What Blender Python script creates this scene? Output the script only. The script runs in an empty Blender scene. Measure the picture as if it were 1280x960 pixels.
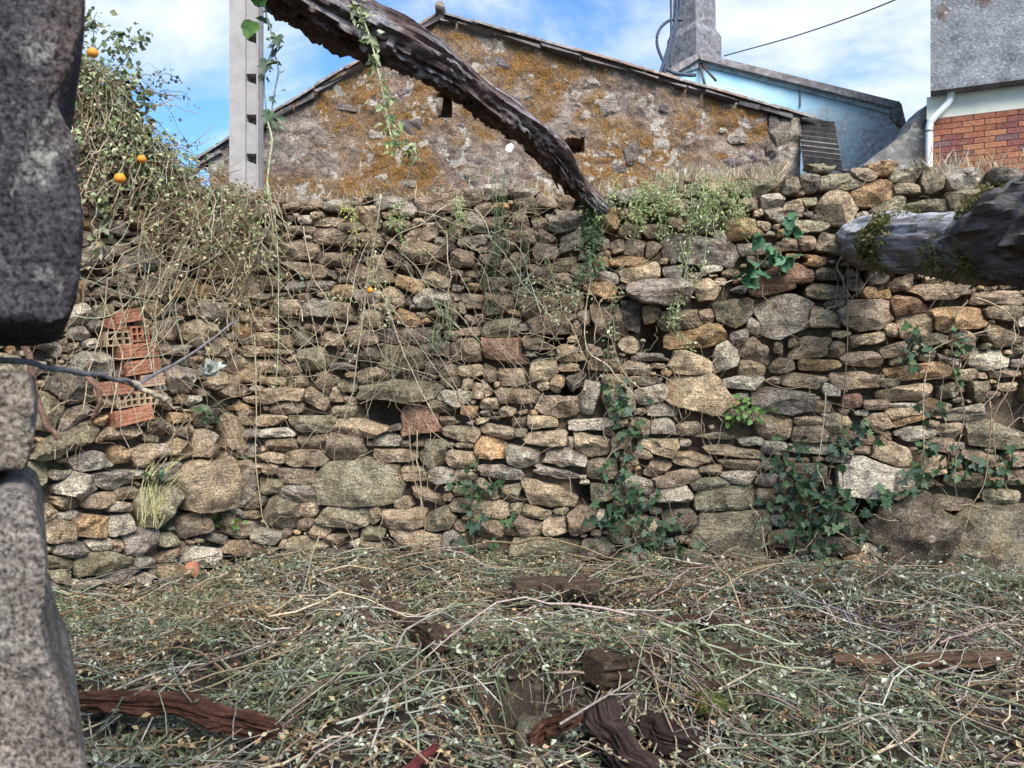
import bpy, math, random
import numpy as np
from mathutils import Vector

rng = np.random.default_rng(7)
random.seed(7)
SC = bpy.context.scene
COL = SC.collection

# ------------------------------------------------------------------ camera
FPX, CX, CY, CAMZ = 949.0, 640.0, 480.0, 1.35      # photograph: focal length in px, principal point; eye height
cam = bpy.data.cameras.new('camera')
cam.sensor_width = 36.0
cam.lens = 36.0 * FPX / 1280.0
cam.clip_start, cam.clip_end = 0.05, 3000
cam.dof.use_dof = True
cam.dof.focus_distance = 5.6
cam.dof.aperture_fstop = 7.0
camo = bpy.data.objects.new('camera', cam)
camo.location = (0, 0, CAMZ)
camo.rotation_euler = (math.pi / 2, 0, 0)
COL.objects.link(camo)
SC.camera = camo

# ------------------------------------------------------------------ light, sky, exposure
SUN_EL, SUN_AZ = 46.0, 158.0          # azimuth from +Y clockwise (the camera looks along +Y): behind and to the right
SC.view_settings.view_transform = 'Standard'
SC.view_settings.look = 'None'
SC.view_settings.gamma = 1.0
SC.view_settings.use_curve_mapping = False
SC.view_settings.exposure = 1.5
sl = bpy.data.lights.new('sun', 'SUN')
sl.energy, sl.angle, sl.color = 2.6, math.radians(38), (1.0, 0.95, 0.87)
so = bpy.data.objects.new('sun', sl)
el, az = math.radians(SUN_EL), math.radians(SUN_AZ)
tosun = Vector((math.cos(el) * math.sin(az), math.cos(el) * math.cos(az), math.sin(el)))
so.rotation_euler = tosun.to_track_quat('Z', 'Y').to_euler()
so.location = (0, 0, 30)
COL.objects.link(so)


class NT:
    """Small helper round a node tree."""
    def __init__(self, tree):
        self.t = tree
    def n(self, typ, ins=None, **props):
        nd = self.t.nodes.new(typ)
        for k, v in props.items():
            setattr(nd, k, v)
        for k, v in (ins or {}).items():
            self.put(nd.inputs[k], v)
        return nd
    def put(self, sock, v):
        if isinstance(v, bpy.types.NodeSocket):
            self.t.links.new(v, sock)
        elif isinstance(v, bpy.types.Node):
            self.t.links.new(v.outputs[0], sock)
        else:
            if sock.type == 'RGBA' and len(v) == 3:
                v = (*v, 1)
            sock.default_value = v
    def noise(self, vec, scale, detail=6, rough=0.55, dist=0.0):
        return self.n('ShaderNodeTexNoise', {'Vector': vec, 'Scale': scale, 'Detail': detail, 'Roughness': rough, 'Distortion': dist}).outputs[0]
    def rng(self, v, a, b, c=0.0, d=1.0):
        return self.n('ShaderNodeMapRange', {'Value': v, 'From Min': a, 'From Max': b, 'To Min': c, 'To Max': d}).outputs[0]
    def math(self, op, a, b=0.0):
        nd = self.n('ShaderNodeMath', operation=op)
        self.put(nd.inputs[0], a); self.put(nd.inputs[1], b)
        return nd.outputs[0]
    def mix(self, f, a, b, mode='MIX'):
        nd = self.n('ShaderNodeMix', data_type='RGBA', blend_type=mode)
        self.put(nd.inputs[0], f); self.put(nd.inputs[6], a); self.put(nd.inputs[7], b)
        return nd.outputs[2]
    def vmath(self, op, a, b):
        nd = self.n('ShaderNodeVectorMath', operation=op)
        self.put(nd.inputs[0], a); self.put(nd.inputs[1], b)
        return nd.outputs[0]
    def scale(self, vec, s):
        return self.vmath('MULTIPLY', vec, s)
    def attr(self, name, out='Color'):
        return self.n('ShaderNodeAttribute', attribute_name=name).outputs[out]


W_ = bpy.data.worlds.new('World')
SC.world = W_
W_.use_nodes = True
nt = NT(W_.node_tree)
W_.node_tree.nodes.clear()
sky = nt.n('ShaderNodeTexSky', sky_type='NISHITA', sun_disc=False, sun_elevation=el, sun_rotation=az, air_density=1.0, dust_density=0.6, ozone_density=2.0)
tc = nt.n('ShaderNodeTexCoord').outputs['Generated']
sep = nt.n('ShaderNodeSeparateXYZ', {0: tc})
zz = nt.math('ADD', nt.math('MAXIMUM', sep.outputs[2], 0.0), 0.22)       # clouds lie on a high flat layer
flat = nt.n('ShaderNodeCombineXYZ', {0: nt.math('DIVIDE', sep.outputs[0], zz), 1: nt.math('DIVIDE', sep.outputs[1], zz), 2: 3.3}).outputs[0]
c1 = nt.noise(flat, 1.15, 9, 0.58, 0.5)
c2 = nt.noise(nt.vmath('ADD', flat, (5, 2, 0)), 3.2, 7, 0.6, 0.2)
cm = nt.rng(nt.math('ADD', c1, nt.math('MULTIPLY', nt.math('SUBTRACT', c2, 0.5), 0.35)), 0.44, 0.68)
cm.node.interpolation_type = 'SMOOTHSTEP'
shade = nt.rng(c2, 0.3, 0.7, 0.78, 1.0)
cloud = nt.mix(shade, (3.9, 4.7, 5.6), (5.7, 6.1, 6.5))
blue = nt.mix(1.0, sky.outputs[0], (.85, 1.27, 1.6), 'MULTIPLY')
skyc = nt.mix(cm, blue, cloud)
bg = nt.n('ShaderNodeBackground', {'Color': skyc, 'Strength': 0.064})
nt.t.links.new(bg.outputs[0], nt.n('ShaderNodeOutputWorld').inputs[0])


# ------------------------------------------------------------------ numeric helpers
def _hash(i, j, k, s):
    n = (i.astype(np.int64) * 374761393 + j.astype(np.int64) * 668265263 + k.astype(np.int64) * 1442695041 + s * 974711) & 0xffffffff
    n = ((n ^ (n >> 13)) * 1274126177) & 0xffffffff
    n = ((n ^ (n >> 16)) * 2246822519) & 0xffffffff
    return ((n ^ (n >> 15)) & 0xffff) / 65535.0

def vnoise(P, s=0):
    P = np.asarray(P, float)
    I = np.floor(P).astype(np.int64); f = P - I
    u = f * f * (3 - 2 * f)
    r = 0
    for dx in (0, 1):
        for dy in (0, 1):
            for dz in (0, 1):
                w = (u[..., 0] if dx else 1 - u[..., 0]) * (u[..., 1] if dy else 1 - u[..., 1]) * (u[..., 2] if dz else 1 - u[..., 2])
                r = r + w * _hash(I[..., 0] + dx, I[..., 1] + dy, I[..., 2] + dz, s)
    return r * 2 - 1

def fbm(P, s=0, oct=4, gain=0.5):
    P = np.asarray(P, float); a, r = 1.0, 0
    for o in range(oct):
        r = r + a * vnoise(P * 2 ** o + 17.3 * o, s + o); a *= gain
    return r

def ray(px, py):
    return np.stack([(np.asarray(px, float) - CX) / FPX, np.ones_like(np.asarray(px, float)), (CY - np.asarray(py, float)) / FPX], -1)

def at(px, py, Y):
    """The place at distance Y that the photograph shows at (px, py)."""
    r = ray(px, py)
    return r * np.asarray(Y, float)[..., None] + np.array([0, 0, CAMZ])

class Wall:
    """A vertical plane through two ground points, seen from the camera's side."""
    def __init__(s, A, B):
        s.A, s.B = np.array([*A, 0.0]), np.array([*B, 0.0])
        d = s.B - s.A; s.d = d / np.linalg.norm(d)
        s.n = np.array([s.d[1], -s.d[0], 0.0])
        if s.n @ (-s.A) < 0: s.n = -s.n
    def at(s, px, py, off=0.0):
        r = ray(px, py); t = (s.A @ s.n + np.asarray(off, float)) / (r @ s.n)
        return r * t[..., None] + np.array([0, 0, CAMZ])
    def loc(s, u, z, off=0.0):
        return s.A + s.d * np.asarray(u, float)[..., None] + np.array([0, 0, 1.0]) * np.asarray(z, float)[..., None] + s.n * np.asarray(off, float)[..., None]
    def u(s, px):
        return float((s.at(np.array(px), np.array(480.0)) - s.A) @ s.d)


# ------------------------------------------------------------------ mesh building
WLOC = {}

class MB:
    """Collects shapes and links them as one mesh object."""
    def __init__(s):
        s.v, s.f, s.c, s.g, s.n = [], [], [], [], 0
    def add(s, V, F, col=(1, 1, 1), g=None):
        V = np.asarray(V, float).reshape(-1, 3)
        if not isinstance(F, list): F = [F]
        for a in F:
            a = np.asarray(a, int)
            if a.ndim == 1: a = a[None]
            if len(a): s.f.append(a + s.n)
        s.v.append(V); s.n += len(V)
        col = np.asarray(col, float)
        s.c.append(np.broadcast_to(col, (len(V), 3)))
        s.g.append(V if g is None else np.asarray(g, float))
        return s
    def mesh(s, name, origin=(0, 0, 0), smooth=True, sharp=None):
        V = np.concatenate(s.v) - np.asarray(origin)
        me = bpy.data.meshes.new(name)
        tot = np.concatenate([np.full(len(a), a.shape[1]) for a in s.f])
        idx = np.concatenate([a.ravel() for a in s.f])
        me.vertices.add(len(V)); me.vertices.foreach_set('co', V.astype(np.float32).ravel())
        me.loops.add(len(idx)); me.loops.foreach_set('vertex_index', idx.astype(np.int32))
        me.polygons.add(len(tot)); st = np.concatenate([[0], np.cumsum(tot)[:-1]])
        me.polygons.foreach_set('loop_start', st.astype(np.int32))
        me.polygons.foreach_set('loop_total', tot.astype(np.int32))
        me.polygons.foreach_set('use_smooth', np.full(len(tot), smooth))
        me.update(calc_edges=True); me.validate()
        C = np.concatenate(s.c); C4 = np.concatenate([C, np.ones((len(C), 1))], 1)
        at_ = me.attributes.new('tint', 'FLOAT_COLOR', 'POINT'); at_.data.foreach_set('color', C4.astype(np.float32).ravel())
        G = np.concatenate(s.g)
        ga = me.attributes.new('grain', 'FLOAT_VECTOR', 'POINT'); ga.data.foreach_set('vector', G.astype(np.float32).ravel())
        if sharp and smooth: me.set_sharp_from_angle(angle=math.radians(sharp))
        return me
    def build(s, name, mat, parent=None, origin=None, smooth=True, sharp=None, kind=None):
        V = np.concatenate(s.v)
        if origin is None:
            origin = np.array([(V[:, 0].min() + V[:, 0].max()) / 2, (V[:, 1].min() + V[:, 1].max()) / 2, V[:, 2].min()])
        me = s.mesh(name, origin, smooth, sharp)
        me.materials.append(mat)
        return link(name, me, origin, parent, kind)

def link(name, me, origin, parent=None, kind=None):
    o = bpy.data.objects.new(name, me); COL.objects.link(o)
    WLOC[o.name] = np.asarray(origin, float)
    if parent is not None:
        o.parent = parent; o.location = np.asarray(origin) - WLOC[parent.name]
    else:
        o.location = origin
    if kind: o['kind'] = kind
    return o

def thing(name, label, cat, loc, group=None):
    o = bpy.data.objects.new(name, None); COL.objects.link(o)
    o.location = loc; o.empty_display_size = 0.1
    WLOC[o.name] = np.asarray(loc, float)
    return tag(o, label, cat, group)

def tag(o, label, cat, group=None):
    o['label'] = label; o['category'] = cat
    if group: o['group'] = group
    return o

def smooth_path(P, n):
    """Catmull-Rom through control rows (any number of columns), n samples."""
    P = np.asarray(P, float)
    if len(P) == 2:
        t = np.linspace(0, 1, n)[:, None]; return P[0] * (1 - t) + P[1] * t
    Q = np.vstack([2 * P[0] - P[1], P, 2 * P[-1] - P[-2]])
    t = np.linspace(0, len(P) - 1 - 1e-9, n); i = t.astype(int); f = (t - i)[:, None]
    a, b, c, d = Q[i], Q[i + 1], Q[i + 2], Q[i + 3]
    return 0.5 * (2 * b + (c - a) * f + (2 * a - 5 * b + 4 * c - d) * f ** 2 + (3 * b - a - 3 * c + d) * f ** 3)

def tube(P, R, sides=6, disp=None, caps=True):
    """Swept tube: returns V, F, grain(along, round, round)."""
    P = np.asarray(P, float); n = len(P); R = np.broadcast_to(np.asarray(R, float), (n,))
    T = np.gradient(P, axis=0); T /= np.linalg.norm(T, axis=1)[:, None] + 1e-12
    up = np.array([0, 0, 1.0]) if abs(T[:, 2]).mean() < 0.8 else np.array([0, 1.0, 0])
    A = np.cross(T, up); A /= np.linalg.norm(A, axis=1)[:, None] + 1e-12
    B = np.cross(A, T)                                              # B is the up side
    th = np.linspace(0, 2 * np.pi, sides, endpoint=False)
    ca, sa = np.cos(th), np.sin(th)
    rad = np.repeat(R[:, None], sides, 1)
    L = np.concatenate([[0], np.cumsum(np.linalg.norm(np.diff(P, axis=0), axis=1))])
    if disp is not None:
        rad = rad * disp(np.repeat(L[:, None], sides, 1), np.repeat(th[None], n, 0))
    V = P[:, None] + rad[..., None] * (ca[None, :, None] * A[:, None] + sa[None, :, None] * B[:, None])
    G = np.stack([np.repeat(L[:, None], sides, 1), rad * ca, rad * sa], -1)
    i = np.arange(n - 1)[:, None] * sides; j = np.arange(sides)[None]; k = (j + 1) % sides
    F = [np.stack([i + j, i + k, i + sides + k, i + sides + j], -1).reshape(-1, 4)]
    V = V.reshape(-1, 3); G = G.reshape(-1, 3)
    if caps and sides > 3:
        F += [np.arange(sides)[::-1][None], (np.arange(sides) + (n - 1) * sides)[None]]
    return V, F, G

BOXF = np.array([[0, 3, 2, 1], [4, 5, 6, 7], [0, 1, 5, 4], [1, 2, 6, 5], [2, 3, 7, 6], [3, 0, 4, 7]])
def box(c, sx, sy, sz, X=(1, 0, 0), Y=(0, 1, 0), Z=(0, 0, 1)):
    X, Y, Z = (np.asarray(a, float) for a in (X, Y, Z)); c = np.asarray(c, float)
    V = [c + X * sx * a / 2 + Y * sy * b / 2 + Z * sz * d / 2 for d in (-1, 1) for a, b in ((-1, -1), (1, -1), (1, 1), (-1, 1))]
    return np.array(V), BOXF

def prism(P, back):
    """A planar outline (n,3) pushed along the vector BACK."""
    P = np.asarray(P, float); n = len(P)
    V = np.vstack([P, P + np.asarray(back, float)])
    i = np.arange(n); k = (i + 1) % n
    return V, [i[None], (i[::-1] + n)[None], np.stack([i, i + n, k + n, k], -1)]

def frames(N, spin):
    """Rotation matrices whose z is N and whose y points along SPIN radians round it."""
    N = np.asarray(N, float); N = N / (np.linalg.norm(N, axis=1)[:, None] + 1e-9)
    ref = np.where(np.abs(N[:, 2:3]) < 0.9, np.array([[0, 0, 1.0]]), np.array([[0, 1.0, 0]]))
    X = np.cross(ref, N); X /= np.linalg.norm(X, axis=1)[:, None]
    Y = np.cross(N, X)
    c, s_ = np.cos(spin)[:, None], np.sin(spin)[:, None]
    X2 = X * c + Y * s_; Y2 = -X * s_ + Y * c
    return np.stack([X2, Y2, N], -1)

def scatter(mb, tv, tf, pos, R, s, col):
    n, k = len(pos), len(tv)
    s = np.broadcast_to(np.asarray(s, float), (n,))
    V = np.einsum('nij,kj->nki', R, tv) * s[:, None, None] + pos[:, None]
    F = (tf[None] + (np.arange(n) * k)[:, None, None]).reshape(-1, tf.shape[1])
    col = np.broadcast_to(np.asarray(col, float), (n, 3))
    mb.add(V.reshape(-1, 3), F, np.repeat(col, k, 0))

LEAF_V = np.array([[0, 0, 0], [.26, .45, .09], [0, 1, -.05], [-.26, .45, .09], [0, .45, -.02]], float)
LEAF_F = np.array([[0, 1, 4], [1, 2, 4], [2, 3, 4], [3, 0, 4]])
BLADE_V = np.array([[0, 0, 0], [.09, .4, .02], [0, 1, -.1], [-.09, .4, .02]], float)
BLADE_F = np.array([[0, 1, 3], [1, 2, 3]])
_iv = [(0, 0), (.16, -.1), (.36, -.08), (.52, .12), (.36, .26), (.34, .42), (.52, .62), (.24, .62), (.13, .82), (0, 1.08)]
_iv = _iv + [(-x, y) for x, y in _iv[-2:0:-1]]
IVY_V = np.array([[0, .32, -.04]] + [[x, y, .10 * abs(x) - .12 * max(0, y - .5) ** 2] for x, y in _iv])
IVY_F = np.array([[0, 1 + i, 1 + (i + 1) % len(_iv)] for i in range(len(_iv))])
_br = [(0, 0), (.2, -.02), (.36, .12), (.44, .34), (.38, .56), (.27, .72), (.2, .86), (.08, .96), (0, 1.08)]
_br = _br + [(-x, y) for x, y in _br[-2:0:-1]]
BRM_V = np.array([[0, .42, -.06]] + [[x + .02 * (-1) ** i, y, .16 * abs(x) - .15 * max(0, y - .5) ** 2] for i, (x, y) in enumerate(_br)])
BRM_F = np.array([[0, 1 + i, 1 + (i + 1) % len(_br)] for i in range(len(_br))])


# ------------------------------------------------------------------ materials
def new_mat(name):
    m = bpy.data.materials.new(name); m.use_nodes = True
    m.node_tree.nodes.clear()
    return m, NT(m.node_tree)

def finish(k, col, rough=0.85, bump=None, strength=0.6, dist=0.02, spec=0.25, transl=0.0, metallic=0.0):
    b = k.n('ShaderNodeBsdfPrincipled', {'Base Color': col, 'Roughness': rough, 'Specular IOR Level': spec, 'Metallic': metallic})
    if bump is not None:
        bn = k.n('ShaderNodeBump', {'Height': bump, 'Strength': strength, 'Distance': dist})
        k.put(b.inputs['Normal'], bn)
    out = b
    if transl:
        tr = k.n('ShaderNodeBsdfTranslucent', {'Color': col})
        out = k.n('ShaderNodeMixShader', {0: transl}); k.put(out.inputs[1], b); k.put(out.inputs[2], tr)
    k.put(k.n('ShaderNodeOutputMaterial').inputs[0], out.outputs[0])

def coords(k, jitter=True):
    p = k.n('ShaderNodeNewGeometry').outputs['Position']
    if jitter:
        r = k.n('ShaderNodeObjectInfo').outputs['Random']
        p = k.vmath('ADD', p, k.n('ShaderNodeCombineXYZ', {0: k.math('MULTIPLY', r, 37.0), 1: k.math('MULTIPLY', r, 11.0), 2: k.math('MULTIPLY', r, 23.0)}).outputs[0])
    return p

def stone_material(name, lichen=0.45, ochre=0.32, moss=0.5, size=1.0, dark=0.0, gain=1.0, layer=34, grain=75):
    m, k = new_mat(name)
    p = coords(k); nz = k.n('ShaderNodeSeparateXYZ', {0: k.n('ShaderNodeNewGeometry').outputs['Normal']}).outputs[2]
    tint = k.attr('tint')
    n1 = k.noise(p, 9 * size, 8, 0.6, 0.4)
    lay = k.noise(k.scale(p, (7 * size, 7 * size, layer * size)), 1.0, 6, 0.65, 0.6)
    sp = k.noise(p, grain * size, 5, 0.75)
    col = k.mix(k.rng(n1, .36, .66), k.mix(1, tint, (.52, .50, .50), 'MULTIPLY'), k.mix(1, tint, (1.32, 1.3, 1.26), 'MULTIPLY'))
    col = k.mix(k.rng(lay, .35, .65, .0, .5), col, k.mix(1, col, (.55, .50, .47), 'MULTIPLY'))
    oc = k.math('MULTIPLY', k.rng(k.noise(k.vmath('ADD', p, (3, 9, 1)), 6 * size, 5, .6), .52, .68), ochre)
    col = k.mix(oc, col, (.36, .19, .065))
    li = k.math('MULTIPLY', k.rng(k.noise(k.vmath('ADD', p, (8, 1, 4)), 17 * size, 7, .7), .56, .66), lichen)
    col = k.mix(li, col, (.52, .49, .42))
    spk = k.rng(sp, .38, .62, .38 - dark, 1.62)
    col = k.mix(1, col, k.n('ShaderNodeCombineColor', {0: spk, 1: spk, 2: spk}).outputs[0], 'MULTIPLY')
    mo = k.math('MULTIPLY', k.math('MULTIPLY', k.rng(nz, .1, .8), k.rng(k.noise(p, 11 * size, 5, .65), .46, .62)), moss)
    col = k.mix(mo, col, (.085, .085, .03))
    if gain != 1.0: col = k.mix(1, col, (gain, gain, gain), 'MULTIPLY')
    h = k.math('ADD', k.math('MULTIPLY', n1, 1.3), k.math('ADD', k.math('MULTIPLY', lay, 0.75), k.math('MULTIPLY', sp, 0.5)))
    finish(k, col, 0.9, h, 1.0, 0.05 / size, spec=0.15)
    return m

def leaf_material(name, rough=0.5, transl=0.25):
    m, k = new_mat(name)
    p = coords(k)
    n = k.noise(p, 55, 4)
    col = k.mix(k.rng(n, .3, .7), k.mix(1, k.attr('tint'), (.7, .7, .65), 'MULTIPLY'), k.mix(1, k.attr('tint'), (1.25, 1.22, 1.1), 'MULTIPLY'))
    finish(k, col, rough, n, 0.3, 0.01, 0.35, transl)
    return m

def wood_material(name, bleach=0.0, bleachcol=(.42, .41, .42), fib=1.0, moss=0.0):
    m, k = new_mat(name)
    g = k.attr('grain', 'Vector'); p = coords(k, False)
    nz = k.n('ShaderNodeSeparateXYZ', {0: k.n('ShaderNodeNewGeometry').outputs['Normal']}).outputs[2]
    gf = k.scale(g, (5 * fib, 62 * fib, 62 * fib))
    f1 = k.noise(gf, 1.0, 7, .65, .5); f2 = k.noise(p, 14, 6, .65); f3 = k.noise(p, 85, 4, .7)
    tint = k.attr('tint')
    col = k.mix(k.rng(f1, .34, .66), k.mix(1, tint, (.35, .32, .32), 'MULTIPLY'), k.mix(1, tint, (1.5, 1.45, 1.4), 'MULTIPLY'))
    col = k.mix(k.rng(f2, .4, .68, 0, .6), col, k.mix(1, tint, (.5, .42, .4), 'MULTIPLY'))
    if bleach:
        bl = k.math('MULTIPLY', k.rng(k.math('ADD', k.math('MULTIPLY', nz, .16), k.noise(k.scale(g, (2.2, 13, 13)), 1, 6, .62)), .45, .60), bleach)
        col = k.mix(bl, col, k.mix(k.rng(f1, .35, .6), (.10, .095, .10), bleachcol))
    if moss:
        mo = k.math('MULTIPLY', k.rng(k.noise(p, 9, 6, .65), .54, .62), moss)
        col = k.mix(mo, col, k.mix(k.rng(f3, .35, .65), (.05, .055, .018), (.17, .16, .05)))
    h = k.math('ADD', k.math('MULTIPLY', f1, 1.0), k.math('ADD', k.math('MULTIPLY', f2, 1.0), k.math('MULTIPLY', f3, .35)))
    finish(k, col, .88, h, 1.0, 0.03, .15)
    return m

def plain_material(name, rough=.7, var=.3, scale=12, bump=.3, spots=None, spotcol=(.5, .5, .47), metallic=0.0, fine=120):
    m, k = new_mat(name)
    p = coords(k)
    a = k.noise(p, scale, 7, .6); b = k.noise(p, fine, 4, .7)
    t = k.attr('tint')
    col = k.mix(k.rng(a, .32, .68), k.mix(1, t, (1 - var,) * 3, 'MULTIPLY'), k.mix(1, t, (1 + var,) * 3, 'MULTIPLY'))
    s = k.rng(b, .35, .65, 1 - var * .8, 1 + var * .6)
    col = k.mix(1, col, k.n('ShaderNodeCombineColor', {0: s, 1: s, 2: s}).outputs[0], 'MULTIPLY')
    if spots:
        q = k.math('MULTIPLY', k.rng(k.noise(k.vmath('ADD', p, (5, 5, 5)), spots, 5, .7), .56, .64), .8)
        col = k.mix(q, col, spotcol)
    finish(k, col, rough, k.math('ADD', a, k.math('MULTIPLY', b, .5)), bump, .02, .25, metallic=metallic)
    return m

M_STONE = stone_material('wall_stone')
M_JAMB = stone_material('jamb_granite', lichen=.75, ochre=.2, moss=.0, size=.75, dark=.25, layer=8, grain=170)
M_BOULDER = stone_material('boulder_stone', lichen=.5, ochre=.3, moss=.7)
M_EARTH = plain_material('wall_earth', .95, .5, 22, 1.0, 30, (.12, .09, .06))
M_SOIL = plain_material('soil', .95, .5, 9, 1.0, 22, (.10, .08, .05))
M_LEAF = leaf_material('leaf')
M_GLOSSY = leaf_material('ivy_leaf', .55, .15)
M_STEM = plain_material('stem', .8, .35, 30, .4)
M_WOOD = wood_material('rotten_wood')
M_BEAM = wood_material('weathered_beam', .85, (.46, .42, .43), .8)
M_LOG = wood_material('mossy_log', .95, (.60, .60, .64), .6, .8)
M_BRICK = plain_material('clay_brick', .85, .3, 25, .5, 26, (.28, .22, .17))
M_TILE = plain_material('clay_tile', .9, .4, 16, .6, 14, (.42, .40, .36))
M_CONC = plain_material('concrete', .85, .12, 8, .25)
M_PAINT = plain_material('white_pvc', .45, .08, 6, .05)
M_METAL = plain_material('dark_metal', .5, .3, 20, .1, metallic=.3)
M_CABLE = plain_material('cable', .6, .2, 20, .05)
M_CEM = plain_material('fibre_cement', .9, .4, 10, .5, 20, (.25, .24, .22))
M_FRUIT = plain_material('fruit_skin', .4, .12, 20, .1)
M_ROUGH = plain_material('grey_render', .95, .42, 4, 1.0, 26, (.42, .42, .41), fine=34)
M_DARKCONC = plain_material('dark_concrete', .95, .45, 9, .8, 13, (.45, .44, .42))
M_CREAM = plain_material('cream_render', .85, .12, 4, .2)

def gable_material():
    m, k = new_mat('lichened_render')
    p = coords(k, False)
    a = k.noise(p, 1.6, 8, .62, .4); b = k.noise(p, 9, 8, .65, .3); c = k.noise(p, 60, 5, .75)
    base = k.mix(k.rng(b, .36, .64), (.085, .062, .058), (.34, .265, .22))
    base = k.mix(k.rng(a, .40, .55, 0, .75), base, k.mix(k.rng(b, .4, .6), (.24, .185, .15), (.42, .345, .28)))
    o1 = k.noise(k.vmath('ADD', p, (4.2, 0, 7.7)), 0.95, 9, .60, .5)
    och = k.math('MULTIPLY', k.rng(o1, .43, .54), k.rng(b, .32, .54, .2, 1.0))
    base = k.mix(och, base, k.mix(k.rng(c, .35, .65), (.14, .075, .03), (.32, .165, .05)))
    wh = k.math('MULTIPLY', k.rng(k.noise(k.vmath('ADD', p, (9, 3, 2)), 4.2, 7, .7), .57, .61), .7)
    base = k.mix(wh, base, (.56, .52, .46))
    s = k.rng(c, .36, .64, .45, 1.45)
    base = k.mix(1, base, k.n('ShaderNodeCombineColor', {0: s, 1: s, 2: s}).outputs[0], 'MULTIPLY')
    h = k.math('ADD', k.math('MULTIPLY', b, 1.2), k.math('MULTIPLY', c, .35))
    finish(k, base, .95, h, 1.0, .06, .1)
    return m
M_GABLE = gable_material()

def blue_material():
    m, k = new_mat('faded_blue_paint')
    p = coords(k, False); sx = k.n('ShaderNodeSeparateXYZ', {0: p})
    a = k.noise(p, 2.0, 7, .6); b = k.noise(p, 14, 6, .7)
    worn = k.rng(k.math('ADD', k.math('ADD', k.math('MULTIPLY', sx.outputs[0], .30), k.math('MULTIPLY', sx.outputs[2], -.22)), k.math('MULTIPLY', k.math('SUBTRACT', a, .5), 1.3)), .10, .60)
    col = k.mix(worn, k.mix(k.rng(a, .35, .65), (.33, .60, .77), (.50, .70, .76)), k.mix(k.rng(b, .35, .6), (.19, .20, .23), (.42, .44, .47)))
    vor = k.n('ShaderNodeTexVoronoi', {'Vector': p, 'Scale': 5.0}).outputs['Distance']
    dots = k.math('MULTIPLY', k.rng(k.math('ADD', vor, k.math('MULTIPLY', b, .25)), .32, .24), worn)
    col = k.mix(dots, col, (.62, .62, .58))
    finish(k, col, .9, b, .4, .02, .15)
    return m
M_BLUE = blue_material()
# ------------------------------------------------------------------ ground
def ground_pt(px, py, h=0.04, it=24):
    z = 0.0
    for _ in range(it):
        r = ray(px, py); t = (z + h - CAMZ) / r[..., 2]
        P = r * t[..., None]; z = .6 * z + .4 * gz(P[..., 0], P[..., 1])
    return np.stack([P[..., 0], P[..., 1], z + h], -1)

HEAPS = [(.25, 3.15, .75, .35, .26), (-2.45, 4.85, .65, .6, -.13), (1.1, 4.6, .8, .45, .10), (2.6, 4.5, 1.0, .5, .12), (-1.0, 3.6, .7, .5, .08),
         (.06, 2.84, .17, .16, -.38), (.26, 4.58, .26, .24, -.42), (1.05, 3.35, .25, .1, -.14), (2.0, 3.2, .8, .3, .07), (1.9, 3.95, .5, .12, -.08)]
def gz(x, y):
    x, y = np.asarray(x, float), np.asarray(y, float)
    P = np.stack([x, y, 0 * x], -1)
    near = np.exp(-((x / 6) ** 4 + ((y - 4) / 5) ** 4))
    z = near * (.07 * fbm(P * 1.9, 3, 3) + .03 * vnoise(P * 6, 9))
    for hx, hy, sx, sy, h in HEAPS:
        z = z + h * np.exp(-((x - hx) / sx) ** 2 - ((y - hy) / sy) ** 2)
    return z

xs = np.concatenate([-np.geomspace(1500, 6, 14), np.arange(-5.5, 5.51, .07), np.geomspace(6, 1500, 14)])
ys = np.concatenate([-np.geomspace(1500, 2, 12), np.arange(-1, 6.6, .07), np.geomspace(7, 2500, 16)])
X, Y = np.meshgrid(xs, ys)
Z = gz(X, Y)
nx, ny = len(xs), len(ys)
i = np.arange(ny - 1)[:, None] * nx; j = np.arange(nx - 1)[None]
mb = MB(); mb.add(np.stack([X, Y, Z], -1), np.stack([i + j, i + j + 1, i + nx + j + 1, i + nx + j], -1).reshape(-1, 4), (.034, .026, .019))
mb.build('ground', M_SOIL, kind='structure', origin=(0, 0, 0))

# ------------------------------------------------------------------ dry-stone walls
CORNER = (305 - CX) / FPX * 6.0, 6.0
FRONT = Wall(CORNER, (3.473, 5.15))
LEFT = Wall(CORNER, (-2.952, 4.83))
TONE = dict(t=(.50, .375, .245), b=(.36, .27, .185), g=(.42, .36, .285), o=(.50, .32, .165), p=(.58, .50, .38), m=(.33, .285, .185), d=(.20, .165, .13), r=(.34, .195, .13), k=(.21, .175, .125))  # k: boulder brown-grey, darkened to carry the shade on them

for _k in TONE:
    _c = np.array(TONE[_k]); TONE[_k] = 1.2 * (_c * .93 + _c.mean() * .07)

def tile(ox, oy, s, txt):
    out = []
    for row in txt.split(';'):
        q = row.strip().split(',')
        if len(q) < 6: continue
        x, y, w, h, a = (float(v) for v in q[:5])
        out.append((ox + x / s, oy + y / s, w / s, h / s, a, q[5].strip()))
    return out

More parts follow.
